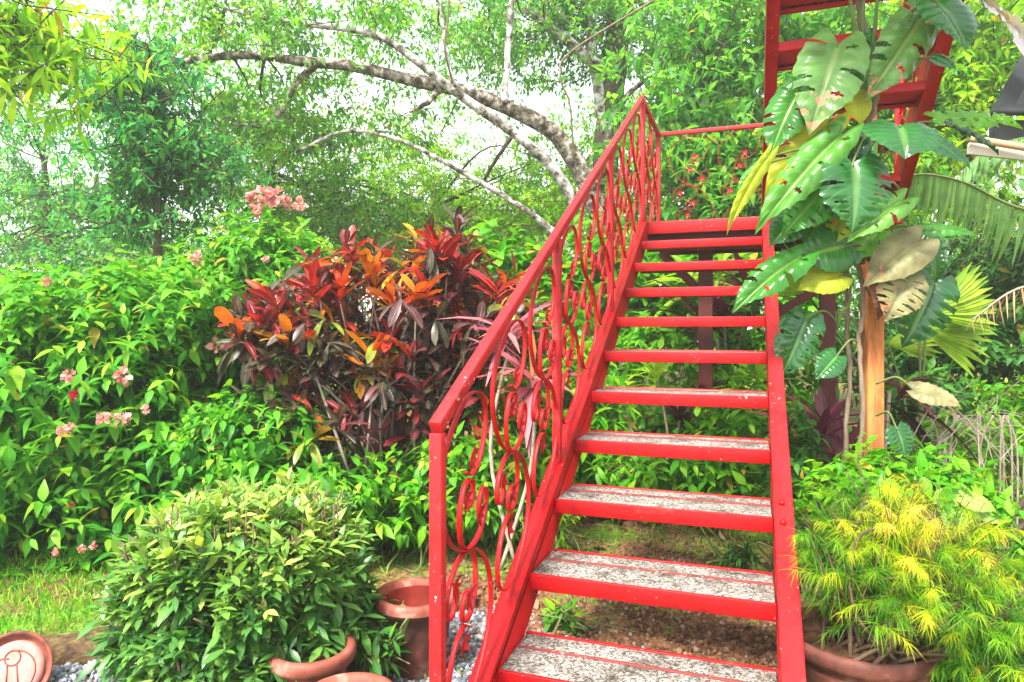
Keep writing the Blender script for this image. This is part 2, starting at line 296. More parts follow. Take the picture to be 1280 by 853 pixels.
class Leaves:
    def __init__(s): s.V = []; s.F = []; s.U = []; s.R = []; s.n = 0
    def add(s, T, pos, dr, up, size, rnd, wid=1.0, curl=.25):
        tv, tf, tu = T; n = len(pos); k = len(tv)
        if not n: return s
        size = np.broadcast_to(size, n).astype(float); wid = np.broadcast_to(wid, n); curl = np.broadcast_to(curl, n); rnd = np.broadcast_to(rnd, n)
        y = nrm(np.asarray(dr, float)); up = np.broadcast_to(up, (n, 3)); x = nrm(np.cross(y, up)); z = np.cross(x, y)
        lx = tv[None, :, 0] * wid[:, None]; ly = np.broadcast_to(tv[None, :, 1], (n, k)); lz = tv[None, :, 2] - curl[:, None] * ly * ly
        P = pos[:, None] + size[:, None, None] * (lx[..., None] * x[:, None] + ly[..., None] * y[:, None] + lz[..., None] * z[:, None])
        s.V.append(P.reshape(-1, 3)); s.F.append((tf[None] + (np.arange(n) * k)[:, None, None]).reshape(-1, tf.shape[1]) + s.n)
        s.U.append(np.tile(tu, (n, 1))); s.R.append(np.repeat(rnd, k)); s.n += n * k
        return s
    def build(s, name, m, parent=None, loc=None, smooth=False):
        by = {}
        for f in s.F: by.setdefault(f.shape[1], []).append(f)
        return link(name, mesh(name, np.concatenate(s.V), [np.concatenate(v) for v in by.values()], np.concatenate(s.U), np.concatenate(s.R), smooth), m, parent, 0, loc)
def rdir(n):
    return nrm(RNG.normal(size=(n, 3)))
def shoots(L, T, base, dirs, length, n, size, ang=(50, 85), droop=.35, bias=.3, jit=.25, wid=1, curl=.3, tipyoung=.35, sag=.15, rnd0=None, spread=(.25, 1), upmix=.9):
    """Leaves in a spiral along each shoot; young (higher rnd) towards the tip."""
    m = len(base); dirs = nrm(dirs)
    j = np.tile(np.arange(n), m); i = np.repeat(np.arange(m), n)
    t = spread[0] + (spread[1] - spread[0]) * (j + RNG.random(m * n)) / n
    length = np.broadcast_to(length, m)[i]
    D = dirs[i]; p = base[i] + D * (length * t)[:, None]; p[:, 2] -= sag * length * t * t
    e1 = nrm(np.cross(D, np.array([.3, .2, .93]) + 0 * D)); e2 = np.cross(D, e1)
    ph = j * 2.399 + np.repeat(RNG.random(m) * 6.28, n) + RNG.normal(0, .3, m * n)
    rad = np.cos(ph)[:, None] * e1 + np.sin(ph)[:, None] * e2
    a = np.radians(RNG.uniform(ang[0], ang[1], m * n) - 25 * (t - .6))[:, None]
    d = D * np.cos(a) + rad * np.sin(a) + RNG.normal(0, jit * .5, (m * n, 3)); d = nrm(d); d[:, 2] -= droop * RNG.random(m * n)
    up = D * (1 - upmix) + np.array([0, 0, upmix]) + RNG.normal(0, jit, (m * n, 3))
    r = RNG.random(m * n) * .55 + bias + tipyoung * (t - .5)
    if rnd0 is not None: r = rnd0[i] + RNG.normal(0, .09, m * n)
    r = np.clip(r, .035, 1)
    if rnd0 is None: r[RNG.random(m * n) < .022] = 0
    sz = size * RNG.uniform(.5, 1.2, m * n) * (1.05 - .3 * (t > .9))
    L.add(T, p, d, up, sz, np.clip(r, 0, 1), wid, curl * RNG.uniform(.4, 1.6, m * n))
def in_lobes(lobes, n, lo=.55, hi=1.02, power=.6):
    """n points spread through a union of ellipsoids, mostly near the outside; also outward directions."""
    vol = np.array([l[3] * l[4] * l[5] for l in lobes]) ** .7; k = RNG.choice(len(lobes), n, p=vol / vol.sum())
    Lb = np.array(lobes, float)[k]; u = rdir(n)
    r = lo + (hi - lo) * RNG.random(n) ** power
    bump = 1 + .13 * np.sin(u[:, 0] * 5 + k) * np.sin(u[:, 2] * 6 + k * 2) + .08 * np.sin(u[:, 1] * 11)
    return Lb[:, :3] + u * Lb[:, 3:6] * (r * bump)[:, None], u
def wl(x, y, Y, rx, ry, rd): # lobe from image measures
    c = W(x, y, Y); return (c[0], c[1], c[2], rx / F * Y, rd, ry / F * Y)
def stems_to(mb, base, targets, r0, r1, spread=.1, bend=.12, sides=5, fork=None):
    for t in targets:
        b = np.array(base) + np.append(RNG.normal(0, spread, 2), 0)
        mid = b * .5 + np.array(t) * .5 + RNG.normal(0, bend, 3); mid[2] += .1 * np.linalg.norm(t - b)
        P = spline([b, mid, t], 5); mb.tube(P, np.linspace(r0, r1, len(P)), sides, cap=False)
def shrub(name, label, cat, base, lobes, T, m, n, nl, size, length=.3, stem=None, nst=14, r=(.014, .004), up=.5, zmin=.05, group=None, spread=.1, sink=.0, **kw):
    root = empty(name, base, label, cat, group)
    p, u = in_lobes(lobes, n, lo=kw.pop('lo', .5))
    d = nrm(u * np.array([1, 1, .7]) + np.array([0, 0, up]) + RNG.normal(0, .25, (n, 3)))
    p = p - d * length * .8; k = p[:, 2] > base[2] + zmin; p = p[k]; d = d[k]
    L = Leaves(); shoots(L, T, p, d, length * RNG.uniform(.7, 1.2, len(p)), nl, size, **kw)
    L.V = [np.column_stack([v[:, 0], v[:, 1], np.maximum(v[:, 2], base[2] + .01)]) for v in L.V]
    L.build('foliage', m, root)
    mb = MB(); tg = p[RNG.choice(len(p), min(nst, len(p)), replace=False)]
    stems_to(mb, base, tg, r[0], r[1], spread)
    for q, dd in list(zip(p, d))[::max(1, len(p) // 120)]:
        mb.tube([q - dd * length * .6, q + dd * length * .5, q + dd * length * .95 - np.array([0, 0, .1 * length])], [r[1], r[1] * .7, r[1] * .4], 4, cap=False)
    mb.build('stem', stem or M['twig'], root, smooth=True)
    return root
def tree(name, label, base, trunk, r0, lobes, m, n, nl, size, length=.5, bark=None, T=T_FAR, clump=0, branches=14, limbs=(), limbmats=None, group=None, droop=.5, cat='tree', bias=.25, taper=.45):
    root = empty(name, base, label, cat, group)
    P = spline(trunk, 6); R = np.linspace(r0, r0 * taper, len(P))
    mb = MB(); mb.tube(P, R * (1 + .06 * np.sin(np.arange(len(P)) * 2.1)), 9)
    mb.build('trunk', bark or M['bark_dark'], root, smooth=True)
    for (pts, ra, rb, bm) in limbs:
        q = MB(); PP = spline(pts, 7); tt = np.linspace(0, 1, len(PP)); PP += np.stack([np.sin(tt * 23 + 1), np.sin(tt * 17), np.sin(tt * 29 + 2)], 1) * ra * .10; q.tube(PP, (ra + (rb - ra) * tt ** .8) * (1 + .035 * np.sin(tt * 31) + .03 * np.sin(tt * 53 + 1)), 12)
        q.build('limb', bm, root, smooth=True)
    n = int(n * 1.55); nl = int(nl * 1.45); size = size * .76; clump = int(clump * 1.3)
    p, u = in_lobes(lobes, n, lo=.15, power=.75)
    if clump:
        c, _ = in_lobes(lobes, clump, lo=.2, power=.8); k = RNG.integers(0, clump, n); p = c[k] + RNG.normal(0, 1, (n, 3)) * np.array([.34, .34, .17]) * (length / .5)
    d = nrm(u * np.array([1, 1, .4]) + RNG.normal(0, .5, (n, 3)) + np.array([0, 0, .15]))
    L = Leaves(); shoots(L, T, p, d, length * RNG.uniform(.6, 1.3, n), nl, size, droop=droop, bias=bias, jit=.35, sag=.25, spread=(.05, 1))
    L.build('crown', m, root)
    mb = MB(); nodes = P[len(P) // 2:]
    if limbs: nodes = np.vstack([spline(l[0], 5)[8:] for l in limbs])
    for q in p[RNG.choice(n, min(branches, n), replace=False)]:
        s0 = nodes[np.argmin(np.linalg.norm(nodes - q, axis=1) + RNG.random(len(nodes)))]
        mid = s0 * .5 + q * .5 + RNG.normal(0, .12, 3) * np.linalg.norm(q - s0); PP = spline([s0, mid, q], 6); ln = np.linalg.norm(q - s0)
        mb.tube(PP, np.linspace(min(r0 * .35, .008 + .008 * ln), .005, len(PP)), 5, cap=False)
    for q, dd in list(zip(p, d))[::max(1, n // 330)]:
        mb.tube([q - dd * .4 * length, q + dd * length * .5, q + dd * length], [.007, .005, .003], 3, cap=False)
    mb.build('branch', bark or M['bark_dark'], root, smooth=True)
    return root
# ================================================================== world, light, camera
w = bpy.data.worlds.new('World'); SC.world = w; w.use_nodes = True
nt = w.node_tree; bg = nt.nodes['Background']
sky = nt.nodes.new('ShaderNodeTexSky'); sky.sky_type = 'NISHITA'; sky.sun_disc = False
SUN_EL, SUN_AZ = math.radians(56), math.radians(-150)      # high, from behind the camera's left shoulder (azimuth clockwise from +Y)
sky.sun_elevation = SUN_EL; sky.sun_rotation = SUN_AZ
sky.air_density = 1.0; sky.dust_density = 1.5; sky.ozone_density = 1.0
hs = nt.nodes.new('ShaderNodeHueSaturation'); hs.inputs['Saturation'].default_value = .22; hs.inputs['Value'].default_value = 1.25   # thin bright overcast
nt.links.new(sky.outputs[0], hs.inputs['Color']); nt.links.new(hs.outputs[0], bg.inputs[0]); bg.inputs[1].default_value = .11
sl = bpy.data.lights.new('sun', 'SUN'); so = bpy.data.objects.new('sun', sl); COL.objects.link(so)
sl.energy = 3.0; sl.angle = math.radians(12); sl.color = (1, .95, .86)
sv = Vector((math.sin(SUN_AZ) * math.cos(SUN_EL), math.cos(SUN_AZ) * math.cos(SUN_EL), math.sin(SUN_EL)))
so.rotation_euler = sv.to_track_quat('Z', 'Y').to_euler(); so.location = sv * 30
cam = bpy.data.cameras.new('camera'); co = bpy.data.objects.new('camera', cam); COL.objects.link(co)
cam.sensor_width = 36; cam.lens = F / 1280 * 36; cam.clip_end = 800; cam.clip_start = .05
cam.shift_y = -(426.5 - HY) / 1280
co.location = (0, 0, ZC); co.rotation_euler = (math.radians(90), 0, 0); SC.camera = co
SC.view_settings.view_transform = 'Standard'; SC.view_settings.look = 'None'
SC.view_settings.exposure = 2.05; SC.view_settings.gamma = 1
cy = SC.cycles
cy.use_denoising = True; cy.denoiser = 'OPENIMAGEDENOISE'
cy.max_bounces = 7; cy.diffuse_bounces = 4; cy.glossy_bounces = 2; cy.transmission_bounces = 4; cy.volume_bounces = 1; cy.sample_clamp_indirect = 8
cy.use_adaptive_sampling = True; cy.adaptive_threshold = .02
# ================================================================== ground
KA = np.array([-1.95, 2.93]); KB = np.array([-.2, 3.52])    # line of the low edging between gravel and lawn
def ksign(x, y):                                            # >0 behind the edging
    t = (KB - KA) / np.linalg.norm(KB - KA); return -(x - KA[0]) * t[1] + (y - KA[1]) * t[0]
def gz(x, y):
    x = np.asarray(x, float); y = np.asarray(y, float)
    s = ksign(x, y); z = .075 * np.clip((s - .0) / .06, 0, 1) + .03 * np.clip(s, 0, 3)
    z += .018 * np.sin(x * 3.1 + 1) * np.sin(y * 2.7) * np.clip(s, 0, 1)
    z += .10 * np.exp(-(((x - .75) / .55) ** 2 + ((y - 3.45) / .3) ** 2))   # heap of loose earth under the steps
    return z
xs = np.concatenate([-np.geomspace(160, 4.2, 22), np.linspace(-4, 4, 150), np.geomspace(4.2, 160, 22)])
ys = np.concatenate([-np.geomspace(20, .9, 6), np.linspace(1, 8, 150), np.geomspace(8.3, 300, 26)])
gx, gy = np.meshgrid(xs, ys); g = np.stack([gx, gy, gz(gx, gy) + RNG.normal(0, .006, gx.shape)], -1).reshape(-1, 3)
nx, ny = len(xs), len(ys); a = (np.arange(ny - 1)[:, None] * nx + np.arange(nx - 1)).ravel()
gm, gnt, N, L_, out = mat('ground_earth_and_moss')
tc = N('TexCoord'); n1 = N('TexNoise', Scale=1.6, Detail=6.0); L_(tc.outputs['Object'], n1.inputs['Vector'])
n2 = N('TexNoise', Scale=38.0, Detail=6.0); L_(tc.outputs['Object'], n2.inputs['Vector'])
r1 = ramp(N, [(.30, (.05, .02, .008)), (.5, (.16, .065, .024)), (.75, (.30, .16, .075))]); L_(n2.outputs[0], r1.inputs[0])
r2 = ramp(N, [(.3, (.05, .10, .006)), (.7, (.17, .27, .015))]); L_(n2.outputs[0], r2.inputs[0])
mm = N('MapRange'); L_(n1.outputs[0], mm.inputs[0]); mm.inputs[1].default_value = .47; mm.inputs[2].default_value = .58
mx = N('Mix', data_type='RGBA'); L_(mm.outputs[0], mx.inputs[0]); L_(r1.outputs[0], mx.inputs[6]); L_(r2.outputs[0], mx.inputs[7])
pb = N('BsdfPrincipled', Roughness=.95); L_(mx.outputs[2], pb.inputs['Base Color']); bb = N('Bump', Strength=.8, Distance=.03); L_(n2.outputs[0], bb.inputs['Height']); L_(bb.outputs[0], pb.inputs['Normal']); L_(pb.outputs[0], out.inputs[0])
props(link('ground', mesh('ground', g, np.stack([a, a + 1, a + 1 + nx, a + nx], 1), smooth=True), gm), kind='structure')
# edging of mossy earth
mb = MB(); n = 46; Vv = []
for i in range(n):
    t = i / (n - 1); p = KA * (1 - t) + KB * t + (KA - KB) * (.35 * (1 - t)); tdir = (KB - KA) / np.linalg.norm(KB - KA); nn = np.array([-tdir[1], tdir[0]])
    for o_, z_ in ((-.05, -.02), (-.045, .05), (-.03, .088), (.06, .10), (.16, .07)):
        q = p + nn * (o_ + RNG.normal(0, .006)); Vv.append((q[0], q[1], z_ + RNG.normal(0, .006)))
mb.raw(Vv, [(i * 5 + k, (i + 1) * 5 + k, (i + 1) * 5 + k + 1, i * 5 + k + 1) for i in range(n - 1) for k in range(4)])
kb = mb.build('kerb', noise_mat('mossy_earth_edging', [(.28, (.018, .011, .006)), (.48, (.075, .04, .018)), (.62, (.14, .10, .03)), (.8, (.28, .22, .14))], scale=22, bump=.9, dist=.02), smooth=True); props(kb, kind='structure')
# gravel, clods, litter, grass: countless small things
ico = np.array([(0, 0, 1), (.89, 0, .45), (.28, .85, .45), (-.72, .53, .45), (-.72, -.53, .45), (.28, -.85, .45), (.72, .53, -.45), (-.28, .85, -.45), (-.89, 0, -.45), (-.28, -.85, -.45), (.72, -.53, -.45), (0, 0, -1)])
icf = np.array([(0, 1, 2), (0, 2, 3), (0, 3, 4), (0, 4, 5), (0, 5, 1), (1, 6, 2), (2, 7, 3), (3, 8, 4), (4, 9, 5), (5, 10, 1), (6, 7, 2), (7, 8, 3), (8, 9, 4), (9, 10, 5), (10, 6, 1), (11, 7, 6), (11, 8, 7), (11, 9, 8), (11, 10, 9), (11, 6, 10)])
def stones(name, pts, size, m):
    n = len(pts); s = size * RNG.uniform(.5, 1.4, (n, 1, 1)) * RNG.uniform(.55, 1.2, (n, 1, 3)); V = ico[None] * s * RNG.uniform(.75, 1.2, (n, 12, 1))
    ang = RNG.random(n) * 6.28; c, s_ = np.cos(ang), np.sin(ang); V = np.stack([V[..., 0] * c[:, None] - V[..., 1] * s_[:, None], V[..., 0] * s_[:, None] + V[..., 1] * c[:, None], V[..., 2]], -1) + pts[:, None]
    o = link(name, mesh(name, V.reshape(-1, 3), (icf[None] + np.arange(n)[:, None, None] * 12).reshape(-1, 3), np.zeros((n * 12, 2)), np.repeat(RNG.random(n), 12)), m); props(o, kind='stuff'); return o
def rnd_mat(name, stops, rough=.8):
    m, nt_, N, L, out = mat(name); at = N('Attribute', attribute_name='rnd'); r = ramp(N, stops); L(at.outputs['Fac'], r.inputs[0])
    tc = N('TexCoord'); nz = N('TexNoise', Scale=90.0); L(tc.outputs['Object'], nz.inputs['Vector'])
    p = N('BsdfPrincipled', Roughness=rough); b = N('Bump', Strength=.4, Distance=.004); L(nz.outputs[0], b.inputs['Height']); L(b.outputs[0], p.inputs['Normal'])
    mxx = N('Mix', data_type='RGBA'); mxx.blend_type = 'MULTIPLY'; mxx.inputs[0].default_value = .6; L(r.outputs[0], mxx.inputs[6]); L(nz.outputs[0], mxx.inputs[7]); L(mxx.outputs[2], p.inputs['Base Color']); L(p.outputs[0], out.inputs[0]); return m
M['stone'] = rnd_mat('blue_grey_gravel', [(0, (.05, .06, .075)), (.5, (.17, .19, .22)), (.85, (.36, .38, .40)), (1, (.58, .56, .52))])
M['clod'] = rnd_mat('soil_clods', [(0, (.06, .022, .009)), (.6, (.20, .08, .03)), (.9, (.32, .15, .07)), (1, (.34, .30, .26))])
q = RNG.uniform((-2.4, 1.9), (.35, 3.5), (16000, 2)); q = q[ksign(q[:, 0], q[:, 1]) < -.05]
stones('gravel', np.column_stack([q, RNG.uniform(.002, .014, len(q))]), .013, M['stone'])
q = RNG.uniform((.9, 1.9), (4.5, 4.6), (12000, 2)); q = q[(q[:, 0] > 1.75)]
stones('stone_chips', np.column_stack([q, gz(q[:, 0], q[:, 1]) + .004]), .014, M['stone'])
q = np.column_stack([RNG.normal(.75, .6, 9000), RNG.normal(3.4, .42, 9000)]); q = q[(q[:, 1] > 2.6)]
stones('soil_clods', np.column_stack([q, gz(q[:, 0], q[:, 1])]), .011, M['clod'])
q = np.column_stack([RNG.uniform(-.6, 1.9, 420), RNG.uniform(2.9, 4.6, 420)]); stones('pebbles', np.column_stack([q, gz(q[:, 0], q[:, 1]) + .004]), .014, M['clod'])
def grass(name, pts, h):
    n = len(pts); L = Leaves(); d = np.column_stack([RNG.normal(0, .45, (n, 2)), np.ones(n)])
    L.add(T_BLADE, pts, d, rdir(n), h * RNG.uniform(.5, 1.3, n), RNG.random(n), 1.3, .5); o = L.build(name, M['grass']); props(o, kind='stuff')
q = RNG.uniform((-3.6, 3.0), (-.9, 4.6), (15000, 2)); q = q[ksign(q[:, 0], q[:, 1]) > .12]
grass('lawn_grass', np.column_stack([q, gz(q[:, 0], q[:, 1])]), .055)
c = RNG.uniform((-1.2, 3.2), (1.9, 4.8), (150, 2)); q = c[RNG.integers(0, 150, 5000)] + RNG.normal(0, .09, (5000, 2)); q = q[ksign(q[:, 0], q[:, 1]) > .12]
grass('sparse_grass', np.column_stack([q, gz(q[:, 0], q[:, 1])]), .045)
# ================================================================== staircase
D2, GO, RI, VL, VR, Z2 = 2.3468, .33547, .19, -.7528, .0833, -.8910
SL = RI / GO
base = S(3.2, .1, -ZC); base[2] = 0
ST = empty('staircase', base, 'red painted steel staircase with pebble-faced treads, turning back at a landing with scrollwork railings', 'staircase')
nose = lambda d: Z2 + (d - D2) * SL                       # nosing line of the lower flight
DL = D2 + 9 * GO; ZL = nose(DL); DB = DL + 1.0; VE = 1.01 # landing front / level / back, right edge
def stringer(v0, v1):
    up, dn = .022, -.165; d0 = 1.25; d1 = DL - .004
    f = d0 + .30
    poly = [(d0, -ZC - .02), (f - .10, -ZC - .02), (d1, nose(d1) + dn), (d1, nose(d1) + up), (d0, nose(d0) + up)]
    lo = (-ZC - .02 - Z2 - dn) / SL + D2
    poly = [(d0 - .02, -ZC - .02), (max(lo, d0 + .05), -ZC - .02), (d1, nose(d1) + dn), (d1, nose(d1) + up), (d0 - .02, nose(d0 - .02) + up)]
    m = MB(); m.sprism(poly, v0, v1); m.build('stringer', M['redworn'] if v0 > 0 else M['red'], ST, .004)
stringer(VL - .068, VL); stringer(VR, VR + .068)
for d_ in (D2 + GO * .86, D2 + GO * 1.12):                 # two painted bolts on the right stringer
    m = MB(); c_ = S(d_, VR + .03, nose(d_) + .02); n_ = S(-SL, 0, 1) - S(0, 0, 0); m.tube([c_, c_ + n_ / np.linalg.norm(n_) * .016], [.012, .010], 6); m.build('bolt', M['red'], ST)
def tread(d, z, v0, v1, sgn=1, under=False):
    """Steel angle frame holding two slabs with a flat bar between them."""
    x = lambda a: d + sgn * a
    m = MB()
    for a0, a1, z0, z1 in ((0, .014, -.058, 0), (.287, .30, -.05, .001)):
        m.sbox(min(x(a0), x(a1)), max(x(a0), x(a1)), v0, v1, z + z0, z + z1)
    m.sbox(min(x(.014), x(.06)), max(x(.014), x(.06)), v0 + .002, v1 - .002, z - .056, z - .050)
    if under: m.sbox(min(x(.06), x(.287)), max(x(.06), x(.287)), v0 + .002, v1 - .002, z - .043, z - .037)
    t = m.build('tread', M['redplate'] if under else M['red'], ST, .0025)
    m = MB(); m.sbox(min(x(.172), x(.186)), max(x(.172), x(.186)), v0 + .001, v1 - .001, z - .03, z + .002); m.build('dividing_bar', M['rod'], t, .002)
    for a0, a1 in ((.0145, .1715), (.1865, .2865)):
        m = MB(); m.sbox(min(x(a0), x(a1)), max(x(a0), x(a1)), v0 + .003, v1 - .003, z - .0365, z - .003 + RNG.normal(0, .0006)); m.build('slab', M['slab'], t, .003)
    return t
for k in range(-2, 9): tread(D2 + GO * k, Z2 + RI * k, VL + .002, VR - .002)
# landing
m = MB(); m.sbox(DL, DL + .05, VL - .068, VE, ZL - .095, ZL); m.sbox(DB - .05, DB, VL - .068, VE, ZL - .095, ZL)
m.sbox(DL + .05, DB - .05, VL - .068, VL - .02, ZL - .095, ZL); m.sbox(DL + .05, DB - .05, VE - .05, VE, ZL - .095, ZL)
lf = m.build('landing_frame', M['red'], ST, .003)
m = MB(); m.sbox(DL + .052, DB - .052, VL - .018, VE - .052, ZL - .06, ZL - .006); m.build('landing_slab', M['slab'], lf)
m = MB()
for dd in (DL + .10, DL + .5, DB - .12): m.sbox(dd, dd + .06, VL - .018, VE - .052, ZL - .17, ZL - .062)
m.build('joist', M['maroon'], lf, .003)
for v in (-.34, .565):
    m = MB(); m.sbox(DL + .36, DL + .46, v - .055, v + .055, -ZC - .05, ZL - .172); m.build('column', M['maroon'], ST, .004)
m = MB(); m.bar(S(DL + .41, -.36, ZL - .55), S(DL + .41, -.70, ZL - .20), .05, .07); m.build('brace', M['maroon'], ST, .003)
m = MB(); m.bar(S(DL + .41, .06, ZL - .80), S(DL + .41, .51, ZL - .52), .05, .07); m.build('brace', M['maroon'], ST, .003)
# upper flight, coming back overhead
UZ = lambda d: ZL + RI + (DL - d) * SL
def ustringer(v0, v1):
    d1 = DL + .0; d0 = 2.75
    m = MB(); m.sprism([(d0, UZ(d0) - .175), (d1, ZL + .004), (d1, UZ(d1) - .02), (d1 - .1, UZ(d1 - .1) + .022), (d0, UZ(d0) + .022)], v0, v1); m.build('stringer', M['red'], ST, .004)
ustringer(VR + .0, VR + .068); ustringer(VE - .075, VE)
for k in range(8): tread(DL - GO * k - .003, ZL + RI * (k + 1), VR + .07, VE - .077, -1, True)
# ------------------------------------------------------------------ railings
HA = [(-.015, .262), (.03, .232), (.09, .245), (.14, .30), (.163, .375), (.135, .455), (.07, .495), (-.01, .5), (-.10, .46), (-.17, .40), (-.21, .32), (-.205, .22), (-.15, .11), (-.07, .035), (0, 0)]
HB = [(-.016, .143), (.02, .135), (.045, .167), (.035, .215), (-.024, .222), (-.062, .165), (-.066, .10), (-.05, .045), (0, 0.002), (.08, -.006), (.145, .03), (.17, .085), (.155, .13), (.122, .135), (.097, .10), (.10, .05)]
neg = lambda P: [(-a, -b) for a, b in P]
SA = spline(HA + neg(HA)[::-1][1:], 5); SB = spline(HB, 5); SB2 = spline(neg(HB), 5)
TIPS = [((.035, .285), .9), ((-.012, .165), 2.4), ((.10, .065), -1.2), ((-.035, -.285), 4.0), ((.012, -.165), 5.5), ((-.10, -.065), 1.9)]
def ribbon(mb, P2, f, w=.016, t=.004):                     # P2: in-panel curve, f maps (a,b,off) to world
    P2 = np.asarray(P2); T = np.gradient(P2, axis=0); T /= np.linalg.norm(T, axis=1)[:, None]; Nn = np.column_stack([-T[:, 1], T[:, 0]]) * t / 2
    V = []
    for p, n_ in zip(P2, Nn):
        V += [f(*(p + n_), -w / 2), f(*(p + n_), w / 2), f(*(p - n_), w / 2), f(*(p - n_), -w / 2)]
    k = len(P2); Fc = [(i * 4 + j, i * 4 + (j + 1) % 4, i * 4 + 4 + (j + 1) % 4, i * 4 + 4 + j) for i in range(k - 1) for j in range(4)] + [(0, 1, 2, 3), (k * 4 - 1, k * 4 - 2, k * 4 - 3, k * 4 - 4)]
    mb.raw(V, Fc)
IVY = [(0, -.5), (.10, -.18), (.42, -.34), (.30, .0), (.5, .22), (.18, .18), (0, .6), (-.18, .18), (-.5, .22), (-.30, 0), (-.42, -.34), (-.10, -.18)]
def ivy(f, c, rot, s, parent):                             # small cut-steel ivy leaf, slightly cupped, welded to a scroll end
    mb = MB(); V = []; r = rot
    for off in (-.002, .002):
        for a, b in IVY + [(0, 0)]:
            x = (a * math.cos(r) - b * math.sin(r)) * s; y = (a * math.sin(r) + b * math.cos(r)) * s
            V.append(f(c[0] + x, c[1] + y, off + (a * a + b * b) * s * .5))
    n = 12; Fc = [(i, (i + 1) % n, 12) for i in range(n)] + [((i + 1) % n + 13, i + 13, 25) for i in range(n)] + [(i, i + 13, (i + 1) % n + 13, (i + 1) % n)[::-1] for i in range(n)]
    mb.raw(V, Fc); mb.build('ivy_leaf', M['red'], parent)
def railing(rails, posts, units, label=None):
    mb = MB()
    for a, b, wd, up in rails: mb.bar(a, b, wd, wd, up)
    r = mb.build('railing', M['redworn'], ST, .003)
    if label: r['label'] = label
    for a, b, wd, side in posts:
        q = MB(); q.bar(a, b, wd, wd, side); q.build('post', M['redworn'], r, .003)
    for f, sc in units:
        q = MB(); g = lambda a, b, o_, f=f, sc=sc: f(a * sc, b * sc, o_)
        for P2 in (SA, SB, SB2): ribbon(q, np.asarray(P2) * sc, f)
        q.build('scroll', M['red'], r)
        for (c_, rot) in TIPS: ivy(f, np.array(c_) * sc, rot + RNG.normal(0, .4), .066, r)
    return r
VP = VL - .036
RA, RB = (1.657, -.258 - .01), (DL - .02, ZL + .967)       # handrail ends in (d,z)
rz = lambda d: RA[1] + (d - RA[0]) * (RB[1] - RA[1]) / (RB[0] - RA[0])
zb = lambda d: nose(d) + .022
un = []
for i in range(9):
    dc = 1.657 + .205 + .398 * i + (i // 3) * .01
    dm = dc; H = rz(dm) - .02 - zb(dm); zc = (rz(dm) - .02 + zb(dm)) / 2
    un.append((lambda a, b, o_, dc=dc, zc=zc: S(dc + a, VP + o_, zc + b + a * SL * .45), H * .93))
pv = (UX, UY, 0)
pd = [1.657, 2.855, 4.055, DL - .02]
railing([(S(RA[0] - .012, VP, RA[1]), S(RB[0], VP, RB[1]), .036, (0, 0, 1))],
        [(S(d, VP, (-ZC if i == 0 else zb(d) - .01)), S(d, VP, rz(d) - .015), .036, pv) for i, d in enumerate(pd)], un)
# landing railings: left side and back
ZR = ZL + .945
ub = []
for i in range(4):
    vc = VL + .25 + .43 * i
    ub.append((lambda a, b, o_, vc=vc: S(DB - .02 + o_, vc + a, ZL + .46 + b), .92))
for i in range(2):
    dc = DL + .26 + .45 * i
    ub.append((lambda a, b, o_, dc=dc: S(dc + a, VP + o_, ZL + .46 + b), .92))
railing([(S(DL, VP, ZR), S(DB - .02, VP, ZR), .034, (0, 0, 1)), (S(DB - .02, VP, ZR), S(DB - .02, VE - .03, ZR), .034, (0, 0, 1))],
        [(S(DB - .02, VP, ZL), S(DB - .02, VP, ZR), .034, pv), (S(DB - .02, VE - .03, ZL), S(DB - .02, VE - .03, ZR), .034, pv)], ub)
# upper flight railing on its right stringer
uu = []
for i in range(6):
    dc = DL - .22 - .40 * i
    uu.append((lambda a, b, o_, dc=dc: S(dc - a, VE - .04 + o_, UZ(dc) + .022 + .45 + b + a * SL * .45), .86))
railing([(S(DL - .02, VE - .04, UZ(DL) + .94), S(2.77, VE - .04, UZ(2.77) + .94), .04, (0, 0, 1))],
        [(S(d, VE - .04, UZ(d) + .01), S(d, VE - .04, UZ(d) + .93), .04, pv) for d in (DL - .02, DL - 1.22, 2.79)], uu)
# ================================================================== pots
def pot(name, label, c, r, h, m, inner, taper=.72, fill=None, fluted=0, cat='flower pot', lip=.026, rim=None):
    root = empty(name, c, label, cat)
    mb = MB(); o = r - lip
    prof = [(0.0, .004), (o * taper - .01, 0), (o * taper, .01), (o * .93, h * .62), (o * .955, h * .78), (o * .975, h * .80), (o * .98, h - .06), (r - .006, h - .055), (r, h - .04), (r + .002, h - .02), (r - .004, h - .004), (r - .016, h), (o - .006, h - .006), (o - .012, h - .03)]
    mb.lathe(prof[:9] if rim else prof, c, 56)
    if fluted:
        V = mb.V[0] - np.array(c); a = np.arctan2(V[:, 1], V[:, 0]); rr = np.hypot(V[:, 0], V[:, 1]); k = (V[:, 2] < h - .07) & (rr > .02)
        V[k, :2] *= (1 + .045 * np.abs(np.sin(a[k] * fluted / 2)))[:, None]; mb.V[0] = V + np.array(c)
    b = mb.build('body', m, root, smooth=True)
    if rim: q_ = MB(); q_.lathe(prof[8:], c, 56); q_.build('rim', rim, root, smooth=True)
    mb = MB(); z1 = fill if fill else .03
    mb.lathe([(o - .012, h - .03), (o * (taper + (1 - taper) * z1 / h) - .014, z1), (0.0, z1)], c, 56); mb.build('inside', inner, root, smooth=True)
    if fill:
        mb = MB(); mb.lathe([(o * .97 - .016, fill + .002), (o * .5, fill + .03), (.0, fill + .035)], c, 30); mb.build('soil', M['soil'], root, smooth=True)
    return root
p = W(521, 838, 2.88); pot('terracotta_pot', 'empty deep terracotta pot standing on the grey gravel behind the stair post', (p[0], p[1], 0), .178, .335, M['terradark'], M['terrain'], rim=M['terra'])
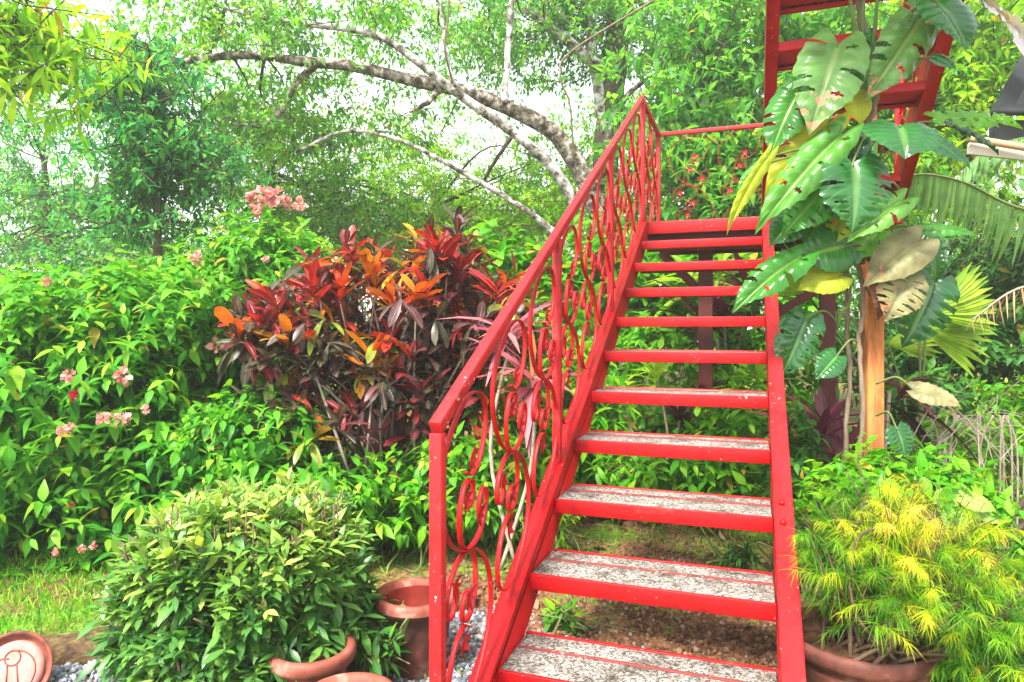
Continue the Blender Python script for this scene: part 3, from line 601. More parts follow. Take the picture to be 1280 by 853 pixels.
# the rim of the empty pot is a cleaner orange-red
p = W(385, 850, 2.42); pot('terracotta_pot', 'terracotta pot half hidden by leaves at the foot of the clipped bush', (p[0], p[1] + .05, 0), .155, .30, M['terra'], M['terrain'], fill=.22)
p = W(437, 900, 2.12); pot('terracotta_pot', 'pale terracotta pot cut off by the bottom edge, in front of the leaf-hidden pot', (p[0], p[1] - .02, 0), .155, .315, M['terra'], M['terrain'], fill=.25)
p = W(1072, 800, 2.3); PC = np.array((p[0], p[1], 0)); pot('planter', 'fluted brown planter under the golden feathery bush', PC, .235, .42, M['terradark'], M['soil'], .8, fill=.36, fluted=26, cat='planter', lip=.02)
# clay saucer leaning against the edging
c = W(16, 838, 2.72); ax_n = nrm(np.array([.25, -1, .42])); ax_x = nrm(np.cross([0, 0, 1], ax_n)); ax_y = np.cross(ax_n, ax_x); AX = np.column_stack([ax_x, ax_y, ax_n])
root = empty('clay_saucer', (c[0], c[1], 0), 'round pale clay saucer with a raised line pattern leaning on the mossy edging', 'saucer')
mb = MB(); mb.lathe([(0, -.035), (.10, -.035), (.138, -.012), (.146, .012), (.138, .016), (.128, .008), (.118, -.012), (.108, -.012)], c, 56, AX); mb.build('rim', M['terra'], root, smooth=True)
mb = MB(); mb.lathe([(.109, -.014), (.107, .0), (.09, .006), (0, .006)], c, 56, AX); dsk = mb.build('disc', M['pinkclay'], root, smooth=True)
mb = MB(); P3 = lambda a, b: c + AX @ np.array([a, b, .007])
arc = lambda cx, cy, r, a0, a1: [P3(cx + r * math.cos(t), cy + r * math.sin(t)) for t in np.linspace(a0, a1, 18)]
for P_ in (arc(-.005, .045, .028, 0, 6.28), [P3(-.02, .02), P3(-.012, -.06)], [P3(.012, .024), P3(.032, -.07)], arc(.0, -.01, .082, -.6, 1.7), arc(.03, -.085, .03, .2, 2.9), [P3(-.09, -.045), P3(.0, -.062)], arc(-.035, .0, .045, 1.2, 2.6)):
    mb.tube(P_, .0028, 5)
mb.build('relief', M['terra'], dsk, smooth=True)
# ================================================================== timber post and climber
pp = W(1090, 733, 3.55)
mb = MB(); mb.box8([(pp[0] + sx * .043, pp[1] + sy * .043, z) for z in (gz(pp[0], pp[1]) - .03, 2.2) for sx, sy in ((-1, -1), (1, -1), (1, 1), (-1, 1))])
o = mb.build('timber_post', M['postwood'], None, .006, loc=(pp[0], pp[1], 0)); props(o, 'orange weathered timber post with mossy stains carrying a leafy climber', 'post')
CL = empty('climber', (pp[0], pp[1] - .12, .1), 'big-leaved climber with torn glossy leaves twining up the orange timber post', 'climbing plant')
def stem(pts, r, m=M['vine']):
    mb = MB(); P = spline([W(*q) for q in pts], 6); P[1:-1] += RNG.normal(0, r * .25, P[1:-1].shape); mb.tube(P, r * (1 + .12 * np.sin(np.arange(len(P)) * 1.7)), 7); mb.build('stem', m, CL, smooth=True)
stem([(1052, 735, 3.46), (1056, 640, 3.46), (1057, 560, 3.47), (1062, 470, 3.46), (1058, 380, 3.47), (1060, 270, 3.46), (1075, 210, 3.43)], .012)
stem([(1078, 720, 3.42), (1077, 640, 3.43), (1075, 560, 3.42), (1079, 500, 3.41), (1074, 430, 3.42), (1080, 380, 3.41), (1076, 345, 3.42), (1071, 310, 3.42), (1076, 260, 3.42), (1090, 220, 3.43)], .012)
stem([(1076, 330, 3.42), (1088, 270, 3.42), (1094, 230, 3.43), (1086, 190, 3.44), (1088, 150, 3.44), (1097, 110, 3.44), (1088, 80, 3.44), (1082, 50, 3.44), (1075, 10, 3.44), (1070, -60, 3.44)], .021)
stem([(1012, 300, 3.4), (1055, 330, 3.42), (1063, 372, 3.42), (1050, 395, 3.4), (1047, 410, 3.42)], .007, M['greentwig'])
def mon_grid(slits, rows=64, cols=11, heart=.16, seed=0):
    rg = np.random.default_rng(seed); V = []; Uv = []; Fc = []
    vs = np.linspace(0, 1, rows + 1)
    wv = np.interp(vs, [0, .05, .12, .22, .38, .6, .8, .93, 1], [.40, .66, .86, .98, 1, .83, .5, .2, .01])
    if slits: wv = wv * (1 - .07 * slits * np.abs(np.sin(vs * 8 * np.pi)) ** 6)
    cut = {}
    for side in (-1, 1):
        for k in range(1, 8):
            if rg.random() < slits: cut[(side, k)] = (rg.uniform(.16, .38), 1.2 if rg.random() < .6 else rg.uniform(.7, .88), rg.uniform(.12, .25))
    for i, v in enumerate(vs):
        for j in range(-cols, cols + 1):
            u = j / cols; x = u * wv[i] * .5
            y = v - heart * abs(u) ** 1.3 * (1 - v) ** 3 + .14 * abs(u) ** 1.5 * wv[i] * v * (1 - v) * 2
            ruff = .010 * math.sin(v * 50) * abs(u) + .014 * math.sin(v * 9 + seed + j * .2) * u * u
            ruff += .009 * abs(math.sin(math.pi * 8 * (v - .2 * abs(u)))) * min(1, abs(u) * 3) * (1 - v * .5); V.append((x, y, .55 * abs(x) - 1.15 * x * x + ruff)); Uv.append((.5 + u * .5, v))
    n = 2 * cols + 1
    for i in range(rows):
        for j in range(-cols, cols):
            side = 1 if j >= 0 else -1; u = abs(j + .5) / cols; v = (i + .5) / rows; k = round(v * 8); c_ = cut.get((side, k))
            if c_ and c_[0] < u < c_[1]:
                t = (u - c_[0]) / (min(c_[1], 1.0) - c_[0]); half = c_[2] * (min(1, t * 2.2) if c_[1] > 1 else math.sin(math.pi * t))
                if abs(v * 8 - k) < half: continue
            a = i * n + j + cols; Fc.append((a, a + 1, a + n + 1, a + n))
    return np.array(V), np.array(Fc), np.array(Uv)
MG = [mon_grid(0, seed=1), mon_grid(.55, seed=2), mon_grid(.95, seed=3), mon_grid(.8, seed=4)]
def monleaf(b, t, wpx, Y0, Y1, m, kind=0, tilt=(0, -1, .5), node=None, label=None, curl=.34, rr=None):
    B = W(b[0], b[1], Y0); T = W(t[0], t[1], Y1); ln = np.linalg.norm(T - B); Ym = (Y0 + Y1) / 2
    L = Leaves(); L.add(MG[kind], B[None], (T - B)[None], np.array([tilt], float), ln, RNG.random() if rr is None else rr, 1.12 * wpx / F * Ym / ln, curl * RNG.uniform(.6, 1.2))
    o = L.build('leaf', M[m], CL, smooth=True)
    if label: o['label'] = label
    nd = W(*(node or (1088, b[1] + 25, 3.43)))
    mb = MB(); mid = (nd + B) / 2 + np.array([0, -.02, .05]); mb.tube(spline([nd, mid, B, B * .94 + T * .06], 6), .0055, 6); mb.build('petiole', M['greentwig'], o, smooth=True)
ML = [ # base, tip, width px, depth base, depth tip, material, template, tilt
 ((1048, 55), (1020, 140), 78, 3.30, 3.12, 'monpale', 1, (-.2, -1, .5), (1088, 75, 3.43), 'pale leaf with a scorched brown tip'),
 ((1152, 18), (1097, 112), 58, 3.3, 3.2, 'monpale', 1, (.2, -1, .4), (1095, 60, 3.43), None),
 ((1168, 2), (1222, 42), 74, 3.2, 3.05, 'mondark', 0, (.1, -1, .9), (1095, 62, 3.43), None),
 ((1098, 55), (1070, 130), 62, 3.42, 3.36, 'mon', 3, (.1, -1, .3), None, None),
 ((1000, 112), (962, 180), 52, 3.35, 3.25, 'mon', 1, (-.5, -1, .4), (1090, 130, 3.43), None),
 ((1040, 150), (958, 215), 52, 3.34, 3.22, 'mongold', 1, (-.3, -1, .8), (1090, 160, 3.43), None),
 ((1052, 170), (953, 258), 50, 3.26, 3.05, 'monfresh', 1, (-.3, -1, .5), (1090, 195, 3.43), None),
 ((1066, 204), (1080, 276), 88, 3.18, 3.05, 'mondark', 3, (.05, -1, .35), (1090, 165, 3.43), None),
 ((1124, 158), (1138, 186), 86, 3.12, 2.98, 'mondark', 0, (0, -1, .8), (1092, 215, 3.43), None),
 ((1150, 172), (1224, 194), 40, 3.28, 3.2, 'mondark', 0, (.1, -1, .9), (1096, 215, 3.43), None),
 ((1172, 152), (1284, 138), 46, 3.4, 3.3, 'mon', 2, (0, -.8, 1), (1098, 190, 3.43), None),
 ((1182, 158), (1258, 178), 44, 3.5, 3.45, 'mon', 3, (0, -.6, 1), (1098, 200, 3.43), None),
 ((1166, 72), (1198, 80), 18, 3.2, 3.15, 'mondark', 0, (0, -1, .4), (1098, 112, 3.43), None),
 ((1130, 250), (1068, 288), 36, 3.2, 3.1, 'monfresh', 1, (0, -1, .7), (1098, 235, 3.43), None),
 ((1038, 232), (984, 282), 54, 3.3, 3.2, 'mon', 3, (-.2, -1, .4), None, None),
 ((962, 196), (904, 270), 18, 3.2, 3.1, 'mongold', 0, (-.6, -1, .5), (1085, 200, 3.43), None),
 ((955, 205), (922, 232), 20, 3.25, 3.2, 'mon', 0, (-.4, -1, .6), (1085, 205, 3.43), None),
 ((1068, 118), (1082, 148), 34, 3.35, 3.3, 'mongold', 0, (0, -1, .5), None, None),
 ((1146, 290), (1224, 276), 28, 3.35, 3.25, 'mon', 0, (.1, -.8, 1), (1095, 300, 3.43), None),
 ((1002, 322), (922, 366), 46, 3.28, 3.1, 'mon', 1, (-.2, -1, .9), (1060, 362, 3.42), None),
 ((1058, 308), (1008, 316), 56, 3.33, 3.25, 'mon', 0, (0, -1, .3), None, None),
 ((1052, 345), (1006, 352), 40, 3.33, 3.26, 'mongold', 0, (-.1, -1, .6), None, None),
 ((1152, 300), (1096, 338), 52, 3.3, 3.18, 'monold', 0, (.1, -1, .7), (1092, 330, 3.43), 'bronzed leaf with a dry tip'),
 ((1134, 346), (1118, 390), 56, 3.3, 3.2, 'monold', 2, (0, -1, .5), (1095, 345, 3.43), None),
 ((1166, 352), (1142, 428), 70, 3.42, 3.35, 'mondark', 3, (0, -1, .4), (1096, 360, 3.43), None),
 ((1160, 305), (1184, 350), 46, 3.45, 3.4, 'mondark', 2, (.2, -1, .4), (1095, 315, 3.43), None),
 ((1008, 398), (984, 464), 52, 3.4, 3.3, 'mondark', 3, (-.1, -1, .3), (1048, 405, 3.42), None),
 ((1046, 445), (1024, 470), 32, 3.4, 3.32, 'mondark', 0, (-.1, -1, .4), (1075, 430, 3.43), None),
 ((1142, 488), (1204, 498), 34, 3.35, 3.25, 'monold', 0, (.2, -1, .9), (1095, 480, 3.43), None),
 ((1120, 535), (1138, 572), 36, 3.35, 3.3, 'mondark', 0, (.2, -1, .4), (1095, 520, 3.43), None),
 ((1096, 350), (1108, 398), 22, 3.32, 3.3, 'mondead', 0, (.3, -1, .1), (1090, 345, 3.43), 'withered brown leaf hanging down'),
 ((1000, 270), (965, 300), 40, 3.42, 3.34, 'mon', 0, (-.2, -1, .6), None, None),
 ((1040, 255), (1008, 300), 46, 3.42, 3.36, 'mon', 1, (-.2, -1, .4), None, None),
 ((1100, 290), (1070, 318), 34, 3.38, 3.32, 'mon', 0, (-.2, -1, .6), None, None),
 ((1040, 90), (985, 110), 40, 3.42, 3.36, 'mon', 1, (-.2, -1, .7), None, None)]
for _ in range(18):                                       # younger leaves tucked in round the post
    yy = RNG.uniform(170, 345); sgn = RNG.choice([-1, 1]) if yy > 275 else -1; bx = 1086 + sgn * RNG.uniform(2, 34); rr_ = RNG.uniform(38, 62); an = RNG.uniform(-.3, .9)
    ML.append(((bx, yy), (bx + sgn * rr_ * math.cos(an), yy + rr_ * math.sin(an) + 12), RNG.uniform(28, 44), 3.36, 3.30 + RNG.normal(0, .05), RNG.choice(['mon', 'mon', 'mondark', 'monfresh', 'mongold']), int(RNG.integers(0, 4)), (sgn * .3, -1, RNG.uniform(.3, .9)), (1088, yy + 15, 3.43), None))
for q in ML: monleaf(q[0], q[1], q[2], q[3], q[4], q[5], q[6], q[7], q[8], q[9])
for (a, b, c_) in (((1075, 70), (1060, -20), (1066, 20)), ((1090, 70), (1098, -20), (1095, 20)), ((1080, 66), (1082, -30), (1078, 20)), ((1092, 75), (1150, 8), (1125, 30))):
    mb = MB(); mb.tube(spline([W(*a, 3.42), W(*c_, 3.38), W(*b, 3.36)], 6), [.010] * 6 + [.008] * 7, 7); mb.build('leaf_stalk', M['greentwig'], CL, smooth=True)
# ================================================================== near shrubs
b0 = W(308, 0, 2.75); cb = np.array([b0[0], b0[1], 0.02])
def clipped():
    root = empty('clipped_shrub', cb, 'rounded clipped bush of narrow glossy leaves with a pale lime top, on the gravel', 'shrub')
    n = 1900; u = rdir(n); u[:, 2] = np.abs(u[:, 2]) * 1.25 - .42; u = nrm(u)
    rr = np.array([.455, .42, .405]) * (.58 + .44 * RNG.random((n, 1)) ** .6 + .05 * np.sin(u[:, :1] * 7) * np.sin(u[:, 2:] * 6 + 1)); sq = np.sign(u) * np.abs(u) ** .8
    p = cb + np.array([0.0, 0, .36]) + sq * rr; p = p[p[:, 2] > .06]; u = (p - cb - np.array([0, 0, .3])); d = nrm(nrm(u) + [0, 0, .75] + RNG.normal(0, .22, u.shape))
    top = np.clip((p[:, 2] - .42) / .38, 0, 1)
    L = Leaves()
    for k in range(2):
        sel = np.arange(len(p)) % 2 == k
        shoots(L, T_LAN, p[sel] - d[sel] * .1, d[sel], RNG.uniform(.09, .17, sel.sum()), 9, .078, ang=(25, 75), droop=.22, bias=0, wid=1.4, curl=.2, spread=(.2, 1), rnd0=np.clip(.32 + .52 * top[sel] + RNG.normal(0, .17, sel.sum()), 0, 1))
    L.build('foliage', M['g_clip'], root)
    mb = MB()
    for q, dd in zip(p[::3], d[::3]):
        if q[2] < .42: continue
        b = cb + np.append(RNG.normal(0, .16, 2), 0); mb.tube(spline([b, b * .5 + q * .5 + [0, 0, .05], q + dd * .05], 4), [.006] * 4 + [.004] * 4 + [.003], 5, cap=True)
    for _ in range(60):
        q = cb + np.array([RNG.uniform(-.25, .42), RNG.uniform(-.3, .2), .74 + RNG.uniform(-.08, .03)]); mb.tube([q - [0, 0, .2], q], .003, 5)
    mb.build('stem', M['twig'], root, smooth=True)
clipped()
def gpos(x, Y): p = W(x, 0, Y); return np.array([p[0], p[1], float(gz(p[0], p[1]))])
FL = shrub('flowering_shrub', 'wide bright green shrub dotted with pink blossom at the left edge', 'shrub', gpos(95, 4.5),
      [wl(90, 520, 4.5, 200, 170, 1.0), wl(180, 430, 4.7, 150, 120, .8), wl(20, 430, 4.8, 160, 95, .9), wl(200, 610, 4.2, 150, 90, .6), wl(20, 640, 4.0, 130, 85, .6), wl(120, 390, 5.0, 130, 65, .7), wl(60, 700, 3.75, 170, 42, .3), wl(190, 690, 3.75, 120, 42, .3)],
      T_OV, M['g_muss'], 1950, 13, .112, .42, nst=40, r=(.02, .004), ang=(55, 95), droop=.45, bias=.24, tipyoung=.6, curl=.35, wid=1.0, up=.6, lo=.55)
FT = shrub('flowering_shrub', 'tall green shrub topped by a cluster of pink bracts, behind the croton', 'shrub', gpos(330, 5.7),
      [wl(335, 330, 5.7, 75, 72, .7), wl(290, 390, 5.6, 90, 90, .7), wl(250, 340, 5.9, 90, 45, .7), wl(385, 360, 5.9, 60, 60, .6), wl(310, 480, 5.5, 80, 80, .6)],
      T_OV, M['g_muss'], 850, 13, .112, .44, nst=26, r=(.02, .004), ang=(55, 95), droop=.4, bias=.28, tipyoung=.5, curl=.35, up=.6, lo=.5)
FR = shrub('flowering_shrub', 'low green shrub filling the gap between clipped bush and croton', 'shrub', gpos(350, 4.1),
      [wl(340, 560, 4.1, 80, 75, .45), wl(290, 540, 4.2, 70, 60, .45), wl(400, 620, 3.9, 90, 60, .4), wl(330, 640, 3.9, 90, 60, .4)],
      T_OV, M['g_muss'], 640, 11, .098, .26, nst=20, r=(.014, .004), ang=(55, 95), droop=.4, bias=.24, tipyoung=.55, curl=.35, up=.6, lo=.5)
def blossom(root, x, y, Y, r, m='petal', n=22):
    r *= .62; c = W(x, y, Y); L = Leaves(); k = rdir(n); k[:, 1] -= .35; k = nrm(k)
    L.add(T_PET, c + k * r * .3, k + [0, 0, .1], rdir(n), r * RNG.uniform(.6, 1.1, n), RNG.random(n), 1, .4); L.build('blossom', M[m], root)
for x, y, Y, r in ((318, 250, 5.35, .10), (330, 244, 5.3, .11), (345, 246, 5.3, .12), (358, 254, 5.4, .08), (374, 256, 5.4, .09), (322, 262, 5.3, .08)): blossom(FT, x, y, Y, r)
for x, y, Y, r in ((246, 324, 5.0, .08), (250, 355, 4.9, .06), (272, 432, 4.5, .10), (283, 424, 4.7, .06), (332, 325, 5.2, .04), (62, 353, 4.4, .05)): blossom(FT if x > 200 else FL, x, y, Y, r)
for x, y, Y, r in ((154, 470, 3.85, .075), (86, 470, 3.7, .06), (130, 523, 3.6, .055), (153, 524, 3.6, .06), (78, 540, 3.55, .045), (86, 534, 3.55, .045), (183, 512, 3.7, .035), (118, 682, 3.4, .03), (102, 686, 3.4, .03), (70, 690, 3.4, .03), (60, 352, 4.2, .04)): blossom(FL, x, y, Y, r)
blossom(FL, 95, 497, 3.65, .05, 'petalred', 8); blossom(FL, 85, 632, 3.4, .03, 'petalred', 6)
# croton
CB = gpos(470, 4.55)
CR = empty('croton', CB, 'croton bush with rosettes of orange, crimson and purple-black leaves', 'shrub')
lob = [wl(470, 425, 4.55, 130, 85, .55), wl(560, 400, 4.7, 80, 90, .45), wl(370, 430, 4.5, 55, 55, .4), wl(480, 500, 4.45, 130, 85, .45), wl(540, 345, 4.7, 70, 30, .4), wl(435, 365, 4.6, 45, 40, .4)]
lob += [wl(590, 430, 4.6, 55, 75, .35), wl(420, 530, 4.35, 70, 50, .35)]; p, u = in_lobes(lob, 215, lo=.4, power=.6); d = nrm(u * [.9, .9, .4] + [0, -.15, .9] + RNG.normal(0, .28, u.shape))
top = np.clip((p[:, 2] - 1.0) / .9, 0, 1)
col = np.clip(RNG.choice([.06, .16, .30, .46, .58, .74, .97], len(p), p=[.32, .25, .14, .09, .05, .09, .06]) * (.35 + .6 * top), 0, 1)
L = Leaves(); shoots(L, T_OBL, p, d, .18, 10, .17, ang=(22, 66), droop=.15, jit=.2, curl=.25, rnd0=col, spread=(.2, 1), upmix=.75)
p2, u2 = in_lobes(lob, 170, lo=.2, power=.8); d2 = nrm(u2 * [1, 1, .3] + [0, 0, .35]); shoots(L, T_OBL, p2, d2, .25, 9, .18, ang=(40, 85), droop=.6, curl=.4, rnd0=RNG.choice([.02, .08, .2, .3, .42, .98], 170), spread=(.1, 1))
spec = [(520, 352, .76), (470, 330, .80), (468, 432, .78), (400, 345, .55), (548, 300, .48), (440, 300, .5), (575, 320, .42), (325, 390, .45), (300, 395, .7), (365, 405, .8), (530, 465, .33), (620, 345, .5), (495, 360, .75), (485, 445, .9), (350, 360, .5), (460, 320, .82), (545, 300, .55), (560, 295, .58), (425, 345, .62)]
P_ = np.array([W(x, y + 32, 4.1 if y > 330 else 4.25) for x, y, c in spec]); shoots(L, T_OBL, P_ - [0, 0, .06], np.tile([0, -.25, 1.0], (len(P_), 1)) + RNG.normal(0, .15, P_.shape), .17, 11, .205, ang=(20, 58), droop=.1, curl=.2, rnd0=np.array([c for *_, c in spec]), spread=(.25, 1), upmix=.7)
L.build('foliage', M['croton'], CR)
mb = MB(); stems_to(mb, CB, np.vstack([p[::3], P_]), .014, .005, .16, .1)
mb.build('stem', M['drytwig'], CR, smooth=True)
# cordylines: a cane with a rosette of strap leaves
def cordyline(label, x, ytop, Y, n, ln, m, r=None, cat='cordyline', wid=1.0, lean=(0, 0, 1), canes=((0, 0),)):
    b = gpos(x, Y); root = empty('cordyline', b, label, cat); L = Leaves(); mb = MB()
    for dx, dy in canes:
        t = W(x + dx, ytop + dy, Y + RNG.normal(0, .06)); shoots(L, T_STRAP, (t - [0, 0, .14])[None], np.array([lean], float), .2, n, ln, ang=(18, 78), droop=.15, curl=.5, bias=.2, tipyoung=.5, wid=wid, spread=(.1, 1), upmix=.5, jit=.12)
        mb.tube(spline([b + np.append(RNG.normal(0, .04, 2), 0), (b + t) / 2 + np.append(RNG.normal(0, .06, 2), 0), t - [0, 0, .02]], 5), .012, 6)
    L.build('foliage', M[m], root); mb.build('cane', M['drytwig'], root, smooth=True)
cordyline('pink striped cordyline with one large rosette just outside the stair railing', 640, 418, 3.85, 24, .36, 'cordy', wid=1.0, lean=(-.15, -.35, 1), canes=((0, 0), (30, 55)))
cordyline('purple cordyline seen through the upper treads beside the left steel column', 905, 395, 6.4, 20, .55, 'cordyp', canes=((0, 0), (-25, 10), (30, -25)))
cordyline('dark purple cordyline seen through the middle treads below the brace', 850, 520, 5.6, 18, .50, 'cordyp', canes=((0, 0), (50, 10), (90, -10)))
cordyline('dark cordyline with drooping maroon leaves left of the timber post', 1028, 540, 4.3, 22, .42, 'cordyp', canes=((0, 0), (25, 40)))
cordyline('wine red cordyline whose blades point right behind the timber post', 1112, 485, 4.2, 14, .45, 'cordyp', lean=(.5, 0, .8))
cordyline('variegated green dracaena between the two steel columns', 820, 470, 5.4, 18, .40, 'fan', canes=((0, 0), (-45, 20), (130, 5)), cat='dracaena')
cordyline('yellow-green dracaena high behind the landing steps', 900, 335, 6.9, 20, .5, 'fan', canes=((0, 0), (-30, 20)), cat='dracaena')
# undergrowth
def weed(label, x, Y, lobes, T, m, n, nl, size, **kw):
    kw.setdefault('group', None)
    return shrub('bush', label, 'bush', gpos(x, Y), lobes, T, M[m], n, nl, size, kw.pop('length', .22), stem=M['greentwig'], nst=18, r=(.008, .003), **kw)
weed('round-leaved light green bush behind the croton tips', 640, 6.2, [wl(600, 330, 6.2, 90, 50, .5), wl(670, 380, 6.2, 70, 80, .5), wl(560, 420, 6.3, 100, 100, .5)], T_ROUND, 'g_round', 380, 8, .12, ang=(55, 95), droop=.4, bias=.3)
weed('fresh green bush at the croton foot, left of the stair post', 500, 4.0, [wl(490, 625, 4.0, 70, 40, .3), wl(560, 600, 4.1, 90, 70, .35)], T_OV, 'g_weed', 210, 8, .095, bias=.2)
weed('lush green bush just behind the lower scrolls of the stair railing', 640, 4.5, [wl(640, 560, 4.5, 70, 90, .4), wl(690, 480, 4.9, 60, 90, .4), wl(620, 640, 4.3, 60, 35, .3)], T_OV, 'g_weed', 300, 8, .10, bias=.3)
weed('leafy bush behind the fourth and fifth treads', 760, 5.0, [wl(760, 590, 4.9, 90, 60, .4), wl(730, 520, 5.2, 60, 70, .4)], T_LAN, 'g_weed', 260, 9, .12, bias=.3, wid=1.3)
weed('broad-leaved bush behind the treads next to the right stringer', 900, 4.9, [wl(890, 595, 4.8, 90, 55, .4), wl(930, 530, 5.1, 60, 60, .4)], T_OV, 'g_weed', 280, 8, .11, bias=.25)
weed('pale green bush between the steel columns', 830, 6.2, [wl(830, 470, 6.2, 90, 90, .5), wl(960, 480, 6.0, 70, 100, .5)], T_OV, 'g_round', 330, 8, .12, bias=.3)
weed('dense bright bush beneath the landing', 830, 7.6, [wl(760, 380, 7.6, 80, 90, .6), wl(860, 370, 7.6, 90, 80, .6), wl(950, 380, 7.8, 70, 90, .6)], T_ROUND, 'g_round', 420, 8, .15, bias=.25)
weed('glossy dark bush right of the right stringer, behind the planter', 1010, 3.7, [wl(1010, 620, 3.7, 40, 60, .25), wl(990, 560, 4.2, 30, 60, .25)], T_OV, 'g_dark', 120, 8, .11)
weed('narrow-leaved green bush rising behind the golden bush', 1130, 2.95, [wl(1050, 625, 2.75, 50, 55, .25), wl(1115, 615, 2.7, 60, 60, .25), wl(1175, 620, 2.8, 55, 60, .25), wl(1215, 670, 2.7, 50, 55, .25)], T_OV, 'g_weed', 460, 9, .072, wid=1.1, bias=.2)
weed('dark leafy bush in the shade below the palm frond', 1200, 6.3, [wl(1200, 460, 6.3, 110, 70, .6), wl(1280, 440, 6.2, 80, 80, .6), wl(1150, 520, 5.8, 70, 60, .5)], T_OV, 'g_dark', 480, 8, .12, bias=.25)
weed('light green bush behind the dry twigs at the right edge', 1240, 4.6, [wl(1230, 560, 4.6, 100, 50, .5), wl(1280, 510, 4.9, 60, 50, .4), wl(1180, 600, 4.2, 70, 40, .4)], T_OV, 'g_weed', 330, 8, .075, bias=.35)
weed('broad dark leaved bush at the bottom right corner', 1265, 2.5, [wl(1270, 720, 2.5, 50, 40, .2), wl(1240, 790, 2.4, 60, 40, .2), wl(1200, 820, 2.3, 60, 40, .2)], T_OV, 'g_dark', 70, 8, .11, bias=.35)
weed('low seedling cluster beside the empty terracotta pot', 470, 2.72, [wl(465, 800, 2.7, 40, 45, .12), wl(440, 760, 2.8, 40, 50, .15)], T_LAN, 'g_dark', 40, 9, .085, wid=1.3, bias=.3)
weed('small seedling tuft on the loose earth beside the left stringer', 712, 3.2, [wl(712, 768, 3.2, 26, 22, .08)], T_OV, 'g_weed', 26, 6, .06, length=.12, bias=.25)
weed('little weed at the edge of the mossy soil by the right stringer', 925, 3.9, [wl(925, 690, 3.9, 28, 16, .1)], T_LAN, 'g_dark', 26, 6, .07, length=.12, bias=.25)
weed('yellowish fern-like tuft just outside the stringer foot', 690, 4.0, [wl(690, 640, 4.0, 26, 30, .12)], T_LAN, 'g_yell', 34, 9, .07, length=.2, bias=.3)
# golden thread-leaf bush in the planter
def golden():
    root = empty('golden_bush', PC + [0, 0, .38], 'golden feathery thread-leaved bush growing in the fluted planter', 'shrub')
    lob = [wl(1145, 735, 2.2, 82, 52, .28), wl(1078, 705, 2.3, 44, 42, .2), wl(1205, 780, 2.15, 62, 44, .22), wl(1110, 690, 2.35, 40, 40, .2), wl(1165, 685, 2.3, 36, 40, .18), wl(1240, 815, 2.15, 46, 32, .2), wl(1060, 745, 2.15, 30, 36, .18), wl(1040, 680, 2.4, 34, 50, .15), wl(1180, 660, 2.3, 26, 40, .15), wl(1100, 655, 2.35, 26, 40, .15)]
    p, u = in_lobes(lob, 350, lo=.4, power=.6); d = nrm(u * [1, 1, .5] + [0, 0, 1.05] + RNG.normal(0, .2, u.shape)); kk = p[:, 0] * UY - p[:, 1] * UX > VR + .145; p = p[kk]; u = u[kk]; d = d[kk]; m = len(p); n = 110
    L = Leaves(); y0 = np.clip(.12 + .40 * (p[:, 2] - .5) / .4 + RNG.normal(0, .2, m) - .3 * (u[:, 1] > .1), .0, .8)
    i = np.repeat(np.arange(m), n); t = np.tile(np.arange(n) / n, m); ph = RNG.random(m * n) * 6.28; D = d[i]; out_ = nrm(u * [1, 1, .15])[i]
    ln_ = RNG.uniform(.08, .19, m)[i]; pos = p[i] + D * (t * ln_)[:, None] + out_ * (.05 * t * t)[:, None]; pos[:, 2] -= .05 * t ** 2.5
    D = nrm(D + out_ * .5 * t[:, None] - np.array([0, 0, 1]) * (.9 * t ** 2)[:, None]); e1 = nrm(np.cross(D, [.1, .2, .97])); e2 = np.cross(D, e1)
    rad = np.cos(ph)[:, None] * e1 + np.sin(ph)[:, None] * e2
    dr = D * (.55 + .5 * t[:, None]) + rad * .75; L.add(T_THREAD, pos, dr, np.array([0, 0, 1.]) + RNG.normal(0, .3, dr.shape), .043 * RNG.uniform(.5, 1.3, m * n) * (1.1 - .4 * t), np.clip(y0[i] + .42 * (t - .4) + RNG.normal(0, .08, m * n), 0, 1), 1.0, RNG.uniform(.5, 1.5, m * n))
    L.build('foliage', M['thread'], root)
    mb = MB(); stems_to(mb, PC + [0, 0, .36], p[::3], .008, .003, .07, .05)
    for q, dd in zip(p, d): mb.tube([q - dd * .03, q + dd * .15], [.0022, .001], 4, cap=False)
    mb.build('stem', M['twig'], root, smooth=True)
golden()
# arrowhead plant
b = W(1205, 700, 2.6); root = empty('arrowhead_plant', (b[0], b[1], .03), 'young arrowhead plant with pale veined lime leaves beside the golden bush', 'plant')
for (bx, by), (tx, ty), wd, Y, tilt in (((1203, 622), (1242, 634), 34, 2.5, (0, -1, .9)), ((1200, 618), (1172, 624), 34, 2.55, (0, -.8, 1)), ((1194, 640), (1195, 668), 40, 2.45, (0, -1, .4)), ((1215, 640), (1262, 650), 30, 2.6, (.1, -.6, 1)), ((1200, 612), (1198, 600), 26, 2.62, (0, -.6, 1)), ((1185, 640), (1172, 652), 26, 2.5, (0, -1, .5))):
    B = W(bx, by, Y); T = W(tx, ty, Y - .05); ln = np.linalg.norm(T - B); L = Leaves(); L.add(MG[0], B[None], (T - B)[None], np.array([tilt], float), ln * 1.1, RNG.random(), .85 * wd / F * Y / ln / 1.1, .2); o = L.build('leaf', M['syng'], root, smooth=True)
    mb = MB(); mb.tube(spline([np.array([b[0], b[1], .03]), (B + np.array([b[0], b[1], .1])) / 2 + [0, 0, .06], B], 5), .0035, 5); mb.build('petiole', M['greentwig'], o, smooth=True)
